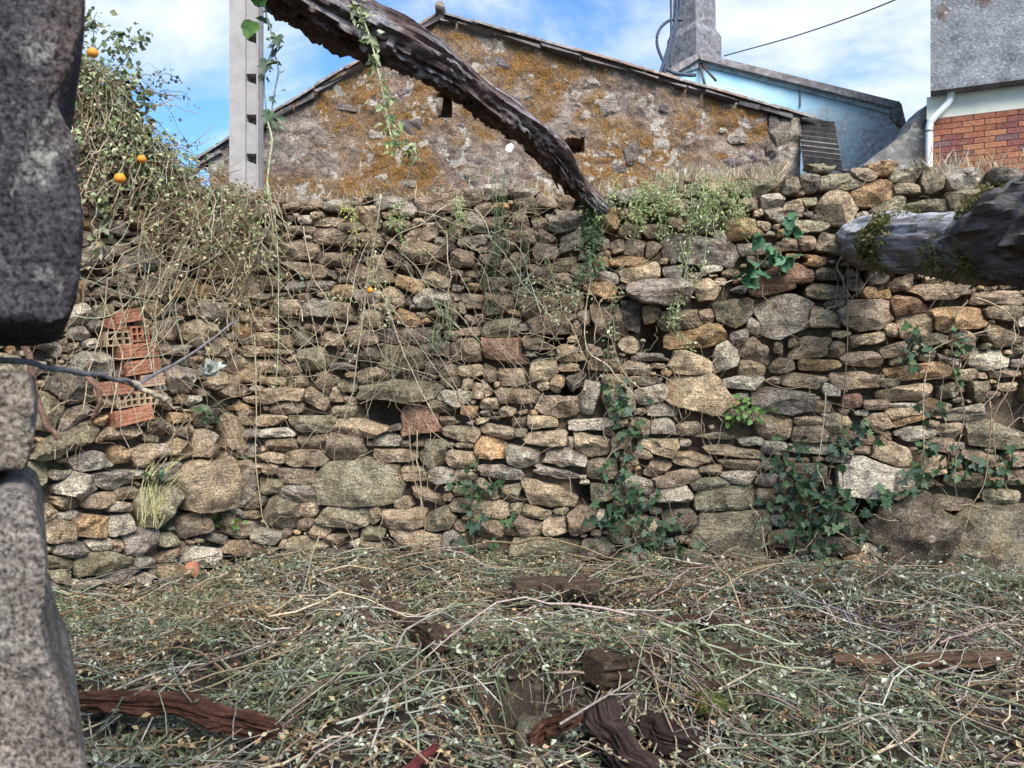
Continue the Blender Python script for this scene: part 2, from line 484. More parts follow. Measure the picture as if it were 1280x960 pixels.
FS = tile(280, 220, 3.2, """330,115,150,50,0,b;450,120,120,50,0,g;575,150,90,90,0,t;660,112,110,60,0,g;735,135,80,50,0,g;880,100,210,90,-10,b;990,90,80,70,-20,b;
410,190,110,50,0,b;310,215,120,40,0,b;500,205,110,45,0,b;690,205,100,60,0,b;790,235,120,60,-10,b;880,180,70,40,-15,b;840,160,90,25,-10,b;1000,185,100,70,30,g;990,255,110,60,0,g;930,220,60,80,0,b;
420,240,130,70,0,b;300,300,180,80,0,b;440,330,140,70,0,b;800,320,190,110,15,b;700,340,110,60,30,b;560,260,130,70,0,b;600,340,80,60,0,b;950,330,85,80,0,b;
320,370,170,60,0,b;340,440,200,50,0,g;560,400,120,80,0,b;750,440,95,70,30,o;845,410,95,70,10,t;670,480,85,70,20,t;640,410,80,60,0,b;830,485,140,70,0,p;740,495,30,40,0,p;930,390,60,40,0,b;985,385,60,40,0,b;
250,520,140,80,0,b;370,540,170,90,0,g;480,540,100,80,0,b;540,650,120,110,0,b;660,525,60,40,0,t;735,570,85,60,20,o;910,550,60,95,10,b;950,530,40,60,20,b;1000,500,100,80,0,b;
100,450,100,80,0,b;180,430,90,60,0,b;200,480,100,50,0,b;150,650,95,55,0,t;240,660,60,50,0,t;310,650,75,60,0,m;150,590,70,55,0,t;110,700,90,45,0,t;
350,730,105,105,0,m;160,760,115,60,10,t;200,710,115,40,0,b;265,775,85,65,0,b;275,730,50,30,0,t;430,660,90,65,0,t;400,830,120,85,20,b;300,820,95,55,0,b;200,820,95,45,0,t;470,760,90,45,0,g;490,840,85,65,0,m;510,730,60,55,0,b;
235,880,240,62,-5,t;120,890,70,45,0,t;365,890,115,85,25,b;250,920,120,62,0,b;450,870,60,80,0,t;
745,640,230,62,0,d;850,690,120,62,0,d;720,730,210,110,0,m;850,760,95,62,0,d;580,720,95,85,0,d;600,800,140,72,0,b;700,860,350,90,0,m;900,780,90,60,0,b;920,820,90,50,0,b;900,890,100,62,10,p;960,880,60,62,20,p;
970,700,125,95,0,b;985,780,95,52,0,t;1030,855,80,80,0,t;975,830,40,60,0,t;870,920,100,60,0,m""")
FS += tile(600, 220, 3.2, """60,60,100,60,0,g;170,70,100,50,0,g;260,105,100,62,0,b;195,120,110,80,0,b;345,95,65,80,0,b;700,62,140,80,-10,b;600,80,100,62,0,g;940,55,95,62,0,t;840,60,80,50,0,b;1100,45,190,70,0,m;1240,45,75,62,0,m;1000,110,65,60,0,t;1080,110,90,50,0,b;1165,100,95,62,0,p;1255,130,80,75,0,t;
510,185,100,115,0,o;330,180,145,92,-5,g;245,190,80,55,0,b;165,185,65,80,0,b;60,190,90,60,0,b;870,190,160,72,0,b;790,190,75,52,20,t;700,210,115,75,-15,t;600,215,105,62,20,b;1015,150,85,50,0,b;1060,220,155,95,10,o;1130,200,60,50,0,t;
255,240,85,55,30,b;180,245,90,75,0,b;265,310,85,85,-20,b;90,290,115,85,0,b;40,340,80,62,0,b;150,330,65,65,0,b;480,265,85,42,20,g;550,280,62,62,-20,b;620,290,90,80,0,b;690,300,80,70,0,b;590,345,155,62,0,o;880,300,300,110,12,g;1090,290,115,62,0,p;1250,275,80,62,0,t;740,345,42,32,0,t;
410,390,95,85,0,b;510,405,95,52,10,p;640,390,165,72,-10,t;770,385,90,62,0,g;330,420,90,62,0,b;240,390,105,85,0,b;120,360,75,62,0,b;50,420,105,62,0,b;930,370,80,42,0,p;1000,390,62,42,0,b;
480,460,115,85,10,o;370,500,90,85,0,b;720,465,240,100,0,g;905,460,95,82,0,t;1190,415,240,110,-8,r;230,520,150,95,0,b;60,510,120,85,0,b;300,590,205,92,0,b;420,570,62,72,0,b;
605,560,85,135,0,d;510,600,185,170,10,b;810,580,175,92,0,b;905,560,72,62,0,b;1010,535,150,135,0,m;380,600,75,62,20,t;
880,640,265,92,-8,o;1035,645,82,62,-10,g;1095,600,52,82,0,g;1215,560,215,175,0,g;590,670,92,62,20,t;
95,700,175,122,0,r;235,670,132,62,0,b;360,710,112,82,0,t;850,745,170,115,0,t;985,730,108,155,0,p;1110,700,155,112,10,b;1085,765,115,74,0,t;1210,760,92,62,0,b;1190,690,42,52,0,b;1260,670,62,62,0,b;
700,720,132,52,0,g;510,760,152,62,0,b;610,770,132,60,0,b;120,800,100,82,0,t;250,770,105,95,0,t;370,760,102,42,0,t;40,790,52,90,0,b;
1050,830,172,62,0,p;870,885,245,185,5,t;1210,895,225,112,5,g;690,870,132,72,-5,p;740,935,142,52,0,p;440,870,82,152,10,p;540,820,102,62,0,t;640,820,122,42,0,b;310,840,62,90,0,t;385,830,80,80,0,d;150,880,165,82,0,b;20,850,52,90,0,t;40,905,62,62,0,t;310,910,155,122,0,b;110,940,62,42,0,t""")
FS += tile(800, 0, 2.6667, """600,560,90,50,0,m;680,612,172,56,0,m;810,560,100,52,0,o;740,590,80,50,0,b;665,690,122,112,30,t;770,650,152,92,0,o;890,585,102,62,0,m;970,610,92,92,0,m;1090,590,172,110,0,g;830,690,132,62,-15,m;950,682,162,62,-5,m;1100,660,152,72,0,m;1220,575,112,62,0,d;890,630,90,50,0,b;1240,640,90,60,0,d""")
FS += tile(880, 220, 3.2, """430,205,142,52,0,m;505,265,112,112,20,t;400,270,112,52,0,b;440,335,102,74,0,o;510,390,112,72,0,d;490,465,162,72,0,m;530,510,82,42,0,g;640,555,205,132,0,b;480,575,132,92,15,t;820,515,132,92,-10,r;690,400,92,82,0,d;790,420,92,72,0,b;950,475,242,92,0,b;1180,490,205,62,0,b;840,600,142,105,10,t;1010,575,205,102,0,o;1200,545,142,62,0,b;
420,670,190,112,-5,t;670,655,192,72,-5,t;745,620,62,62,0,t;800,690,182,62,-10,b;630,735,152,62,5,t;1140,740,132,82,0,p;1050,650,142,82,0,b;1200,640,152,82,0,b;530,690,82,62,0,b;460,755,185,52,0,o;610,810,235,105,0,t;860,780,285,62,-3,o;410,820,195,84,5,t;500,850,92,52,30,p;740,830,82,42,0,m;830,860,235,74,-8,t;1040,790,102,62,0,t;1200,790,152,42,0,t;1100,860,102,74,0,m;1230,850,92,42,0,t;1150,870,82,42,0,b;
590,900,74,62,0,r;690,915,102,42,0,b;800,915,102,32,0,p;900,925,92,72,0,b;960,930,62,62,0,b;1050,940,152,62,0,p;1220,930,142,112,0,b;810,955,195,74,-5,t""")
FS += tile(280, 440, 3.2, """345,285,185,74,0,m;190,275,132,42,0,t;210,325,122,52,0,p;235,372,132,52,0,t;350,360,145,62,0,b;540,305,185,74,5,t;480,380,152,112,0,b;650,360,112,64,0,p;780,365,62,52,0,b;790,280,145,132,0,r;945,325,135,74,10,t;900,270,82,52,0,t;1100,310,132,62,10,t;
680,415,172,62,0,b;840,400,102,135,0,m;950,430,125,84,10,t;1065,400,125,112,10,o;1190,410,135,105,20,g;960,375,62,32,0,b;190,425,112,52,0,t;325,430,162,84,0,b;180,465,72,52,0,t;290,490,162,82,5,b;70,500,92,142,0,g;190,530,92,74,0,m;540,530,345,190,0,m;765,480,112,84,0,t;300,565,145,72,5,g;870,490,112,72,0,g;960,490,92,52,0,b;1110,480,175,62,10,g;
800,570,152,92,20,b;720,605,72,52,0,t;1060,550,102,84,0,t;1150,560,92,92,0,m;235,640,145,132,0,m;335,632,82,62,0,t;470,660,225,92,5,m;560,640,52,42,0,g;605,650,52,72,0,t;720,665,195,92,0,t;860,670,132,92,-20,m;1060,630,165,82,0,t;320,690,72,52,0,b;385,715,82,52,0,t;590,725,112,62,0,m;455,750,92,62,0,b;760,765,255,125,5,t;920,770,102,112,0,g;1050,700,132,92,0,t;1200,700,145,82,0,b;950,620,90,70,0,b""")
FS += tile(600, 440, 3.2, """250,280,112,62,0,t;440,285,175,62,0,p;735,310,102,74,0,p;640,300,82,82,0,b;830,300,92,82,0,b;265,350,185,66,0,t;362,358,36,66,0,p;445,365,145,105,10,t;940,335,185,52,-3,m;1070,360,132,62,0,g;1170,300,145,105,0,t;730,380,152,84,10,t;655,410,74,52,0,t;840,420,145,82,10,t;1010,400,215,52,5,t;710,465,112,82,-10,b;920,470,92,52,0,t;1050,445,152,52,5,t;330,430,175,102,10,g;490,470,112,112,0,b;780,500,195,82,-10,t;1040,503,132,52,0,p;920,530,152,52,-5,m;480,570,112,82,0,m;770,575,165,82,-15,p;985,590,245,112,-5,m;1150,510,82,62,0,g;1150,575,90,60,0,b;
280,560,225,112,5,t;270,480,205,52,5,g;225,645,105,62,10,t;300,690,102,82,-20,t;405,670,122,92,-20,b;560,710,84,112,20,m;235,790,320,112,0,m;460,790,130,90,0,d;1010,715,310,205,0,m;800,680,150,90,0,d""")
FS += tile(880, 440, 3.2, """415,270,102,52,0,t;430,330,152,82,0,b;530,290,102,82,0,t;430,390,165,62,0,p;410,480,165,72,0,b;600,350,175,62,0,b;700,280,112,82,0,t;735,330,52,52,0,b;820,265,175,72,-5,o;830,335,165,82,-5,g;740,405,165,102,20,t;690,520,300,175,5,p;640,390,72,42,0,t;950,370,102,62,0,b;990,310,102,62,0,b;1050,250,165,62,0,p;1170,330,255,112,10,m;1220,240,165,122,0,b;1090,430,132,74,10,b;1250,430,82,82,0,b;1250,500,82,62,0,b;1050,510,150,60,0,b;400,610,130,150,0,o;540,680,180,120,0,d;560,780,170,90,0,d;
610,850,112,125,-20,o;680,790,125,62,-10,p""")
FS += [(1146, 668, 130, 104, 16, 'k'), (1236, 690, 172, 146, 4, 'k'), (1120, 722, 116, 40, 20, 'b'), (1330, 690, 60, 130, 0, 'k'), (1190, 628, 60, 26, 4, 'b'), (1250, 622, 50, 24, 0, 'm'), (1180, 745, 90, 40, 0, 'm')]
LS = tile(0, 300, 3.2, """840,280,92,92,0,g;750,190,115,92,0,o;840,200,92,62,0,o;310,300,112,92,-20,p;320,370,92,62,0,p;430,160,62,42,0,b;660,360,112,92,0,t;790,370,105,102,0,t;730,440,92,72,0,g;880,430,122,72,0,t;640,430,82,72,0,t;150,410,155,92,20,g;370,490,172,112,0,g;230,440,42,52,0,p;720,560,122,112,0,g;870,570,92,74,0,t;650,590,52,42,0,p;640,640,122,92,10,t;920,600,145,112,-10,b;280,600,205,122,0,d;430,650,92,82,-20,t;190,690,132,172,0,m;280,710,162,62,-30,g;830,690,122,82,-20,d;260,810,275,82,-25,m;930,770,152,152,10,t;500,780,162,72,0,t;730,760,82,62,0,t;420,200,110,50,0,b;600,200,110,70,0,b;700,270,90,60,0,b;910,330,80,70,0,t;620,290,90,70,0,b""")
LS += tile(0, 460, 3.2, """370,360,175,112,-10,g;480,350,82,72,0,o;450,440,165,92,-5,g;580,350,122,92,-20,t;640,330,82,62,0,p;725,310,132,82,15,t;830,310,112,112,0,t;820,470,240,190,-10,t;630,550,172,172,0,m;230,430,122,82,-10,g;300,470,165,112,20,p;130,440,195,132,0,m;260,540,132,62,0,t;400,530,132,72,-10,t;510,500,92,72,0,t;480,560,92,52,0,p;270,590,132,42,0,p;360,625,152,122,-10,o;490,625,132,82,-15,p;180,580,102,82,-30,t;235,650,142,112,0,t;570,700,152,112,-5,g;670,690,102,72,0,m;280,730,132,72,-5,g;400,705,112,52,0,p;470,710,52,52,0,t;395,785,185,102,-5,m;235,775,102,62,0,m;690,740,142,52,-20,t;350,860,132,62,-20,p;240,840,92,82,0,m;220,890,122,112,0,g;590,770,92,62,0,g;480,830,152,62,0,g;780,630,112,102,-20,b;560,850,122,62,0,g;910,620,90,80,0,b""")
BRICKS = [(465, 395, 92, 60, -6, 'p', 1), (545, 376, 66, 64, -8, 'r', 1), (538, 443, 138, 58, -9, 'r', 0), (558, 507, 128, 58, -7, 'r', 0), (598, 560, 88, 50, -6, 'k', 0),
          (445, 592, 135, 58, -2, 'r', 0), (503, 641, 72, 56, -8, 'p', 1), (577, 632, 70, 56, -8, 'p', 1), (522, 702, 140, 62, -10, 'r', 0), (500, 305, 100, 52, -12, 'r', 0), (455, 340, 70, 40, 6, 'r', 0)]
BRICKS = [(x / 3.2, 300 + y / 3.2, w / 3.2, h / 3.2, a + rng.normal(0, 3), c, f) for x, y, w, h, a, c, f in BRICKS]
FTOP = np.array([(305, 238), (380, 243), (480, 240), (560, 243), (640, 236), (700, 240), (760, 231), (830, 223), (960, 222), (1000, 207), (1060, 209), (1100, 204), (1160, 201), (1220, 205), (1320, 203), (1560, 198)], float)
LTOP = np.array([(-200, -60), (0, 5), (70, 45), (120, 85), (160, 128), (205, 182), (250, 222), (305, 240)], float)

def stone_field(stones, x0, x1, top, ybot, holes, seed, blocks=()):
    """Fills the face of a wall: the stones listed, and smaller ones dropped into what is left; outlines meet at the joints."""
    r = np.random.default_rng(seed)
    S = [list(s) for s in stones]
    for h in list(holes) + list(blocks): S.append([h[0], h[1], h[2], h[3], h[4] if len(h) > 4 else 0, '#'])
    def arr():
        A = np.array([[s[0], s[1], s[2] / 2, s[3] / 2, math.cos(math.radians(s[4])), math.sin(math.radians(s[4]))] for s in S])
        return A
    def dist(A, px, py, idx=None):
        B = A if idx is None else A[idx]
        dx = px[:, None] - B[None, :, 0]; dy = py[:, None] - B[None, :, 1]
        u = np.abs(dx * B[:, 4] + dy * B[:, 5]) / B[:, 2]; v = np.abs(-dx * B[:, 5] + dy * B[:, 4]) / B[:, 3]
        return (u ** 2.6 + v ** 2.6) ** (1 / 2.6)
    th = np.linspace(0, 2 * np.pi, 10, endpoint=False)
    for w, h, tries in ((46, 31, 900), (36, 25, 1600), (27, 19, 2600), (20, 14, 4000), (14, 10, 7000), (9, 6, 9000)):
        if not S: S.append([x0 + 5, ybot, w, h, 0, 'b'])
        px = r.uniform(x0, x1, tries); py = r.uniform(0, 1, tries); ty = np.interp(px, top[:, 0], top[:, 1]) + h * .5
        py = ty + py * (ybot - ty)
        ok = dist(arr(), px, py).min(1) > 1.22
        for a, b in zip(px[ok], py[ok]):
            ww, hh, an = w * r.uniform(.8, 1.25), h * r.uniform(.8, 1.3), r.normal(0, 8)
            c, s_ = math.cos(math.radians(an)), math.sin(math.radians(an))
            qx = a + .45 * (ww * np.cos(th) * c - hh * np.sin(th) * s_); qy = b + .45 * (ww * np.cos(th) * s_ + hh * np.sin(th) * c)
            A = arr(); near = np.where((np.abs(A[:, 0] - a) < 120) & (np.abs(A[:, 1] - b) < 90))[0]
            if len(near) and dist(A, np.append(qx, a), np.append(qy, b), near).min() < .93: continue
            S.append([a, b, ww, hh, an, r.choice(list('ttbbbggopmd'))])
    A = arr(); K = 26
    out = []
    ang = np.linspace(0, 2 * np.pi, K, endpoint=False); ts = np.linspace(.04, 1.36, 50)
    for k, s in enumerate(S):
        if s[5] == '#': continue
        R = np.hypot(A[:, 2], A[:, 3])
        d = np.hypot(A[:, 0] - A[k, 0], A[:, 1] - A[k, 1])
        nb = np.where((d < (R + R[k]) * 1.15) & (np.arange(len(S)) != k))[0]
        lx, ly = np.cos(ang) * A[k, 2], np.sin(ang) * A[k, 3]
        # broken, angular outline: corners near the ends of the stone and a few between
        va = np.concatenate([np.array([.62, 2.5, 3.78, 5.66]) + r.normal(0, .22, 4), r.uniform(0, 2 * np.pi, r.integers(1, 4))]); va.sort()
        vr = (np.abs(np.cos(va)) ** 3.4 + np.abs(np.sin(va)) ** 3.4) ** (-1 / 3.4) * r.uniform(.86, 1.2, len(va))
        vx, vy = vr * np.cos(va), vr * np.sin(va); wx2, wy2 = np.roll(vx, -1), np.roll(vy, -1)
        den = np.cos(ang)[:, None] * (wy2 - vy) - np.sin(ang)[:, None] * (wx2 - vx)
        tt = (vx * (wy2 - vy) - vy * (wx2 - vx)) / np.where(np.abs(den) < 1e-6, 1e-6, den)
        lim = np.min(np.where(tt > .05, tt, 9), 1)
        lim = np.clip(lim, .45, 1.35)
        ax, ay = lx * lim, ly * lim
        wx, wy = ax * A[k, 4] - ay * A[k, 5], ax * A[k, 5] + ay * A[k, 4]
        px = (A[k, 0] + ts[:, None] * wx).ravel(); py = (A[k, 1] + ts[:, None] * wy).ravel()
        own = dist(A, px, py, np.array([k]))[:, 0]
        wob = 1.0 + .06 * vnoise(np.stack([np.cos(ang) * 1.6 + k * 7.1, np.sin(ang) * 1.6, ang * 0], -1), 5)
        far = np.ones_like(own) * 9
        if len(nb): far = dist(A, px, py, nb).min(1)
        bad = (far < own).reshape(len(ts), K) | (ts[:, None] > 1.26 * wob)
        first = np.where(bad.any(0), bad.argmax(0), len(ts) - 1)
        rad = ts[np.maximum(first - 1, 0)]
        L = np.hypot(wx, wy)
        rad = np.maximum(rad - 0.4 / L, .03)
        if np.sort(rad)[K // 4] < .25: continue
        out.append((A[k, 0], A[k, 1], wx * rad, wy * rad, s[5], s[2] * s[3]))
    return out

SPROF = np.array([.93, 1.03, 1.005, .965, .90, .80, .66, .48, .26])
SHGT = np.array([-9, -.5, .42, .82, .93, .97, .99, 1.0, 1.0])
def stone_mesh(mb, wall, st, seed, proud=.0, Hs=1.0, back=.16, tone=None):
    r = np.random.default_rng(seed)
    x, y, dx, dy, t, _ = st
    K = len(dx); n = len(SPROF)
    px = np.concatenate([(x + SPROF[:, None] * dx).ravel(), [x + dx.mean() * .2]]); py = np.concatenate([(y + SPROF[:, None] * dy).ravel(), [y + dy.mean() * .2]])
    base = wall.at(px, py, 0.0)
    ext = np.ptp(base[:, 2]); wid = np.ptp((base - wall.A) @ wall.d); sz = min(ext, wid)
    H = np.clip(.36 * sz, .015, .085) * r.uniform(.75, 1.2) * Hs
    h = np.concatenate([np.repeat(SHGT, K), [1.0]])
    c = base[-1]
    lu = ((base - c) @ wall.d) / (wid / 2 + 1e-6); lz = (base[:, 2] - c[2]) / (ext / 2 + 1e-6)
    for _ in range(6):
        f = r.uniform(0, 2 * np.pi)
        h = np.minimum(h, r.uniform(.7, 1.0) - r.uniform(.3, 1.8) * (lu * math.cos(f) + lz * math.sin(f) - r.uniform(.0, .55)))
    h = np.maximum(h, -1.2)
    off = h * H + r.normal(0, .012) + proud
    front = np.concatenate([np.repeat(SHGT > -1, K), [True]])
    nz = fbm(base * (1.0 / max(sz, .05)) * 3.2 + seed * 3.1, 4, 4, .55)
    off = np.where(front, off + nz * min(.02, sz * .10), -back)
    if sz > .45: off = np.where(front, off + .03 * fbm(base * np.array([4, 4, 9]) + seed, 6, 4, .6), off)
    V = base + wall.n * off[:, None]
    V = V + np.where(front, .05 * sz, 0)[:, None] * (vnoise(base * 16 + seed, 8)[:, None] * wall.d * .5 + vnoise(base * 16 - seed, 12)[:, None] * np.array([0, 0, .5]))
    i = np.arange(n - 1)[:, None] * K; j = np.arange(K)[None]; k = (j + 1) % K
    F = np.stack([i + j, i + K + j, i + K + k, i + k], -1).reshape(-1, 4)
    T = np.stack([(n - 1) * K + np.arange(K), np.full(K, n * K), (n - 1) * K + (np.arange(K) + 1) % K], -1)
    flip = np.cross(wall.d, [0, 0, 1.0]) @ wall.n > 0
    if not flip: F, T = F[:, ::-1], T[:, ::-1]
    col = np.array(tone if tone is not None else TONE[t]) * r.uniform(.82, 1.2) * r.uniform(.975, 1.025, 3)
    mb.add(V, [F, T], col)

def build_wall(label, wall, stones, x0, x1, top, ybot, holes, seed, nmax, blocks=()):
    field = stone_field(stones, x0, x1, top, ybot, holes, seed, blocks)
    vis = [s for s in field if True]
    vis.sort(key=lambda s: -(s[5] if (-10 < s[0] < 1290 and s[1] < 745) else 0))
    mid = wall.at(np.array((x0 + x1) / 2), np.array(480.0)); mid[2] = 0
    root = thing('stone_wall', label, 'wall', mid); root['kind'] = 'thing'
    # earth and rubble core behind the face stones
    m = 110; cx = np.linspace(x0 - 12, x1 + 12, m); cy = np.interp(cx, top[:, 0], top[:, 1]) + 7
    rows = 46; bot = np.full(m, 800.0)
    px = np.repeat(cx[None], rows, 0); py = cy[None] + (bot - cy)[None] * np.linspace(0, 1, rows)[:, None]
    f = wall.at(px, py, 0.0)
    off = -.10 + .03 * fbm(f * 7, 21, 3)
    for hx, hy, hw, hh, *_ in holes:
        off = off - .30 * np.exp(-(((px - hx) / hw * 1.7) ** 4 + ((py - hy) / hh * 1.7) ** 4))
    V = f + wall.n * off[..., None]
    back = f[0] - wall.n * .55; low = f[-1] - wall.n * .55
    V = np.concatenate([low[None], back[None], V, ])
    i = np.arange(rows + 1)[:, None] * m; j = np.arange(m - 1)[None]
    core = MB(); core.add(V, np.stack([i + j, i + j + 1, i + m + j + 1, i + m + j], -1).reshape(-1, 4), (.15, .11, .075))
    core.build('wall_core', M_EARTH, root)
    for q, s in enumerate(vis[:nmax]):
        b = MB(); big = s[5] > 7000
        stone_mesh(b, wall, s, seed * 1000 + q, Hs=1.9 if big else 1.0, proud=PROUD.get((round(s[0]), round(s[1])), .07 if big else 0.0))
        V = np.concatenate(b.v)
        b.build('stone', M_BOULDER if big else M_STONE, root, origin=V.mean(0), sharp=30)
    if len(vis) > nmax:
        b = MB()
        for q, s in enumerate(vis[nmax:]):
            stone_mesh(b, wall, s, seed * 1000 + 500 + q)
        b.build('small_stones', M_STONE, root, sharp=30, kind='stuff')
    print('WALL', len(field))
    return root

PROUD = {(825, 365): .14, (262, 388): .05, (1226, 659): .10, (1139, 656): .14, (1096, 602): .05, (1118, 715): .16, (256, 607): .10, (197, 632): .08, (1218, 715): .1, (1071, 706): .12}
HOLES = [(474, 514, 44, 34), (818, 428, 22, 40), (690, 425, 36, 14), (732, 620, 16, 26), (705, 490, 18, 18), (1083, 640, 30, 30), (1000, 357, 14, 10)]
wall_front = build_wall('dry-stone wall of tan rubble facing the camera, roof beam resting on top', FRONT, FS, 300, 1560, FTOP, 770, HOLES, 3, 300)
wall_left = build_wall('rising dry-stone wall with hollow red bricks set in it, overgrown with dry creeper', LEFT, LS, -190, 308, LTOP, 800, [(265, 508, 26, 8)], 5, 170,
                       blocks=[(b[0], b[1], b[2] * .95, b[3] * .95, b[4]) for b in BRICKS])

# hollow clay bricks patched into the left wall
BT = dict(r=(.36, .15, .09), p=(.44, .31, .19), k=(.43, .27, .19))
for q, (x, y, w, h, a, c, face) in enumerate(BRICKS):
    p0 = LEFT.at(np.array(x), np.array(y), .0); sc = p0[1] / FPX * 1.12
    ca, sa = math.cos(math.radians(a)), math.sin(math.radians(a))
    U = LEFT.d * -1 if LEFT.d[0] < 0 else LEFT.d
    Xv = U * ca - np.array([0, 0, 1]) * sa; Zv = U * sa + np.array([0, 0, 1]) * ca
    bw, bh = w * sc, h * p0[1] / FPX * .98
    b = MB(); col = np.array(BT[c]) * rng.uniform(.85, 1.15)
    pr = .05 + rng.uniform(-.01, .015)
    if face:
        t = .012
        nxh, nzh = (3, 2)
        for e in range(nxh + 1):
            b.add(*box(p0 + Xv * (-bw / 2 + t / 2 + e * (bw - t) / nxh) + LEFT.n * (pr - .06), t, .12, bh, Xv, LEFT.n, Zv), col)
        for e in range(nzh + 1):
            b.add(*box(p0 + Zv * (-bh / 2 + t / 2 + e * (bh - t) / nzh) + LEFT.n * (pr - .061), bw - .001, .118, t, Xv, LEFT.n, Zv), col)
        b.add(*box(p0 + LEFT.n * (pr - .14), bw - .004, .04, bh - .004, Xv, LEFT.n, Zv), col * .6)  # backs of the holes toned down: recess shade put into the colour
    else:
        for e in range(4):                                            # ribbed stretcher face
            b.add(*box(p0 + Zv * (-bh / 2 + bh / 8 + e * bh / 4) + LEFT.n * (pr - .07 + .002 * (e % 2)), bw - .004 * (e % 2), .14, bh / 4 - .003, Xv, LEFT.n, Zv), col)
        b.add(*box(p0 + LEFT.n * (pr - .075), bw - .006, .14, bh - .004, Xv, LEFT.n, Zv), col)
    b.build('brick', M_BRICK, wall_left, origin=p0, smooth=False)
# ------------------------------------------------------------------ doorway jamb close to the camera
JW = Wall((-3, 1.02), (3, 1.02))
def jamb_block(outline, tone, seed, Y0, depth):
    """A hewn block: outline in its front plane, rounded front edge, rough skin."""
    O = np.asarray(outline, float); n = len(O)
    q = np.linspace(0, n, 110, endpoint=False); i = q.astype(int); f = (q - i)[:, None]
    L = O[i % n] * (1 - f) + O[(i + 1) % n] * f
    for _ in range(2): L = .5 * L + .25 * np.roll(L, 1, 0) + .25 * np.roll(L, -1, 0)
    c = L.mean(0); K = len(L)
    rings, V = [(1.0, depth), (1.0, depth * .5), (1.0, .05), (.992, .022), (.97, .008), (.92, .002)] + [(s_, 0) for s_ in (.82, .7, .58, .46, .34, .22, .1)], []
    for s_, d in rings:
        p = c + (L - c) * s_
        V.append(at(p[:, 0], p[:, 1], Y0) + np.array([-.62 * d, d, 0]))
    V.append(at(c[None, 0], c[None, 1], Y0)); V = np.concatenate(V)
    d = fbm(V * 9 + seed, seed, 5, .6) * .010 + fbm(V * 34 + seed, seed + 5, 4, .65) * .006
    nrm = V - (V.mean(0) + np.array([0, .2, 0])); nrm /= np.linalg.norm(nrm, axis=1)[:, None]
    V = V + nrm * d[:, None]
    m = len(rings); a = np.arange(m - 1)[:, None] * K; j = np.arange(K)[None]; k2 = (j + 1) % K
    F = np.stack([a + j, a + k2, a + K + k2, a + K + j], -1).reshape(-1, 4)
    T = np.stack([(m - 1) * K + np.arange(K), (m - 1) * K + (np.arange(K) + 1) % K, np.full(K, m * K)], -1)
    b = MB(); b.add(V, [F, T], tone); return b

jamb = thing('doorway_jamb', 'rough granite doorway jamb of three big blocks close to the camera, dark block on top', 'doorway jamb', (-.75, 1.1, 0))
for outl, tone, sd, y0 in (
    ([(-420, -90), (108, -90), (109, 12), (96, 60), (78, 96), (72, 128), (84, 150), (99, 176), (98, 205), (104, 250), (106, 290), (103, 330), (98, 372), (84, 404), (55, 413), (-420, 409)], (.165, .15, .168), 31, 1.0),
    ([(-420, 470), (20, 462), (40, 466), (46, 500), (43, 545), (34, 590), (-420, 604)], (.52, .44, .37), 37, 1.06),
    ([(-420, 612), (26, 616), (46, 640), (58, 690), (62, 740), (56, 775), (66, 830), (82, 880), (99, 920), (110, 960), (118, 1120), (-420, 1120)], (.56, .49, .43), 41, 1.0)):
    jamb_block(outl, tone, sd, y0, .42).build('stone', M_JAMB, jamb, sharp=50)
b = MB()
b.add(*box(at(np.array(-290.), np.array(500.), 1.28), .5, .22, 2.2), (.10, .08, .06))
b.build('rubble_core', M_EARTH, jamb)

# ------------------------------------------------------------------ fallen roof beam
def px_path(rows, n):
    """Rows (px, py, distance, thickness in px) -> smooth path and radii in metres."""
    A = np.asarray(rows, float)
    P = np.array([at(r[0], r[1], r[2]) for r in A]); R = A[:, 3] * A[:, 2] / FPX / 2
    Q = smooth_path(np.column_stack([P, R]), n)
    return Q[:, :3], Q[:, 3]

P, R = px_path([(150, -150, 2.25, 84), (260, -78, 2.5, 80), (330, -34, 2.75, 78), (400, 8, 3.0, 76), (470, 42, 3.25, 70), (547, 80, 3.65, 58), (600, 122, 4.05, 46), (650, 156, 4.5, 46), (690, 190, 4.95, 43), (712, 221, 5.2, 34), (733, 244, 5.4, 27), (756, 262, 5.52, 19)], 300)
def beam_disp(L, th):
    under = np.clip(-np.sin(th) + .15, 0, 1)
    q = np.stack([L * 2.2, np.cos(th) * 1.2, np.sin(th) * 1.2], -1)
    f = np.stack([L * 1.3, np.cos(th) * 5, np.sin(th) * 4.5], -1)          # long grain ridges
    g_ = np.stack([L * 1.3, np.cos(th) * 7, np.sin(th) * 7], -1)
    c = np.stack([L * 19, np.cos(th) * 6.5, np.sin(th) * 6.5], -1)
    split = np.clip(1 - np.abs(vnoise(g_, 14)) * 5, 0, 1)
    return 1 + .17 * fbm(q, 2, 3) + .13 * fbm(f, 5, 4) - .15 * split + (.2 + under) * .15 * fbm(c, 7, 4, .7)
R = R * .88
beam = thing('roof_beam', 'bent weathered roof beam hanging across the sky, its lower end on the wall', 'beam', P[len(P) // 2])
V, F, G = tube(P, R, 44, beam_disp)
b = MB(); b.add(V, F, (.155, .11, .10), G); b.build('trunk', M_BEAM, beam, sharp=50)
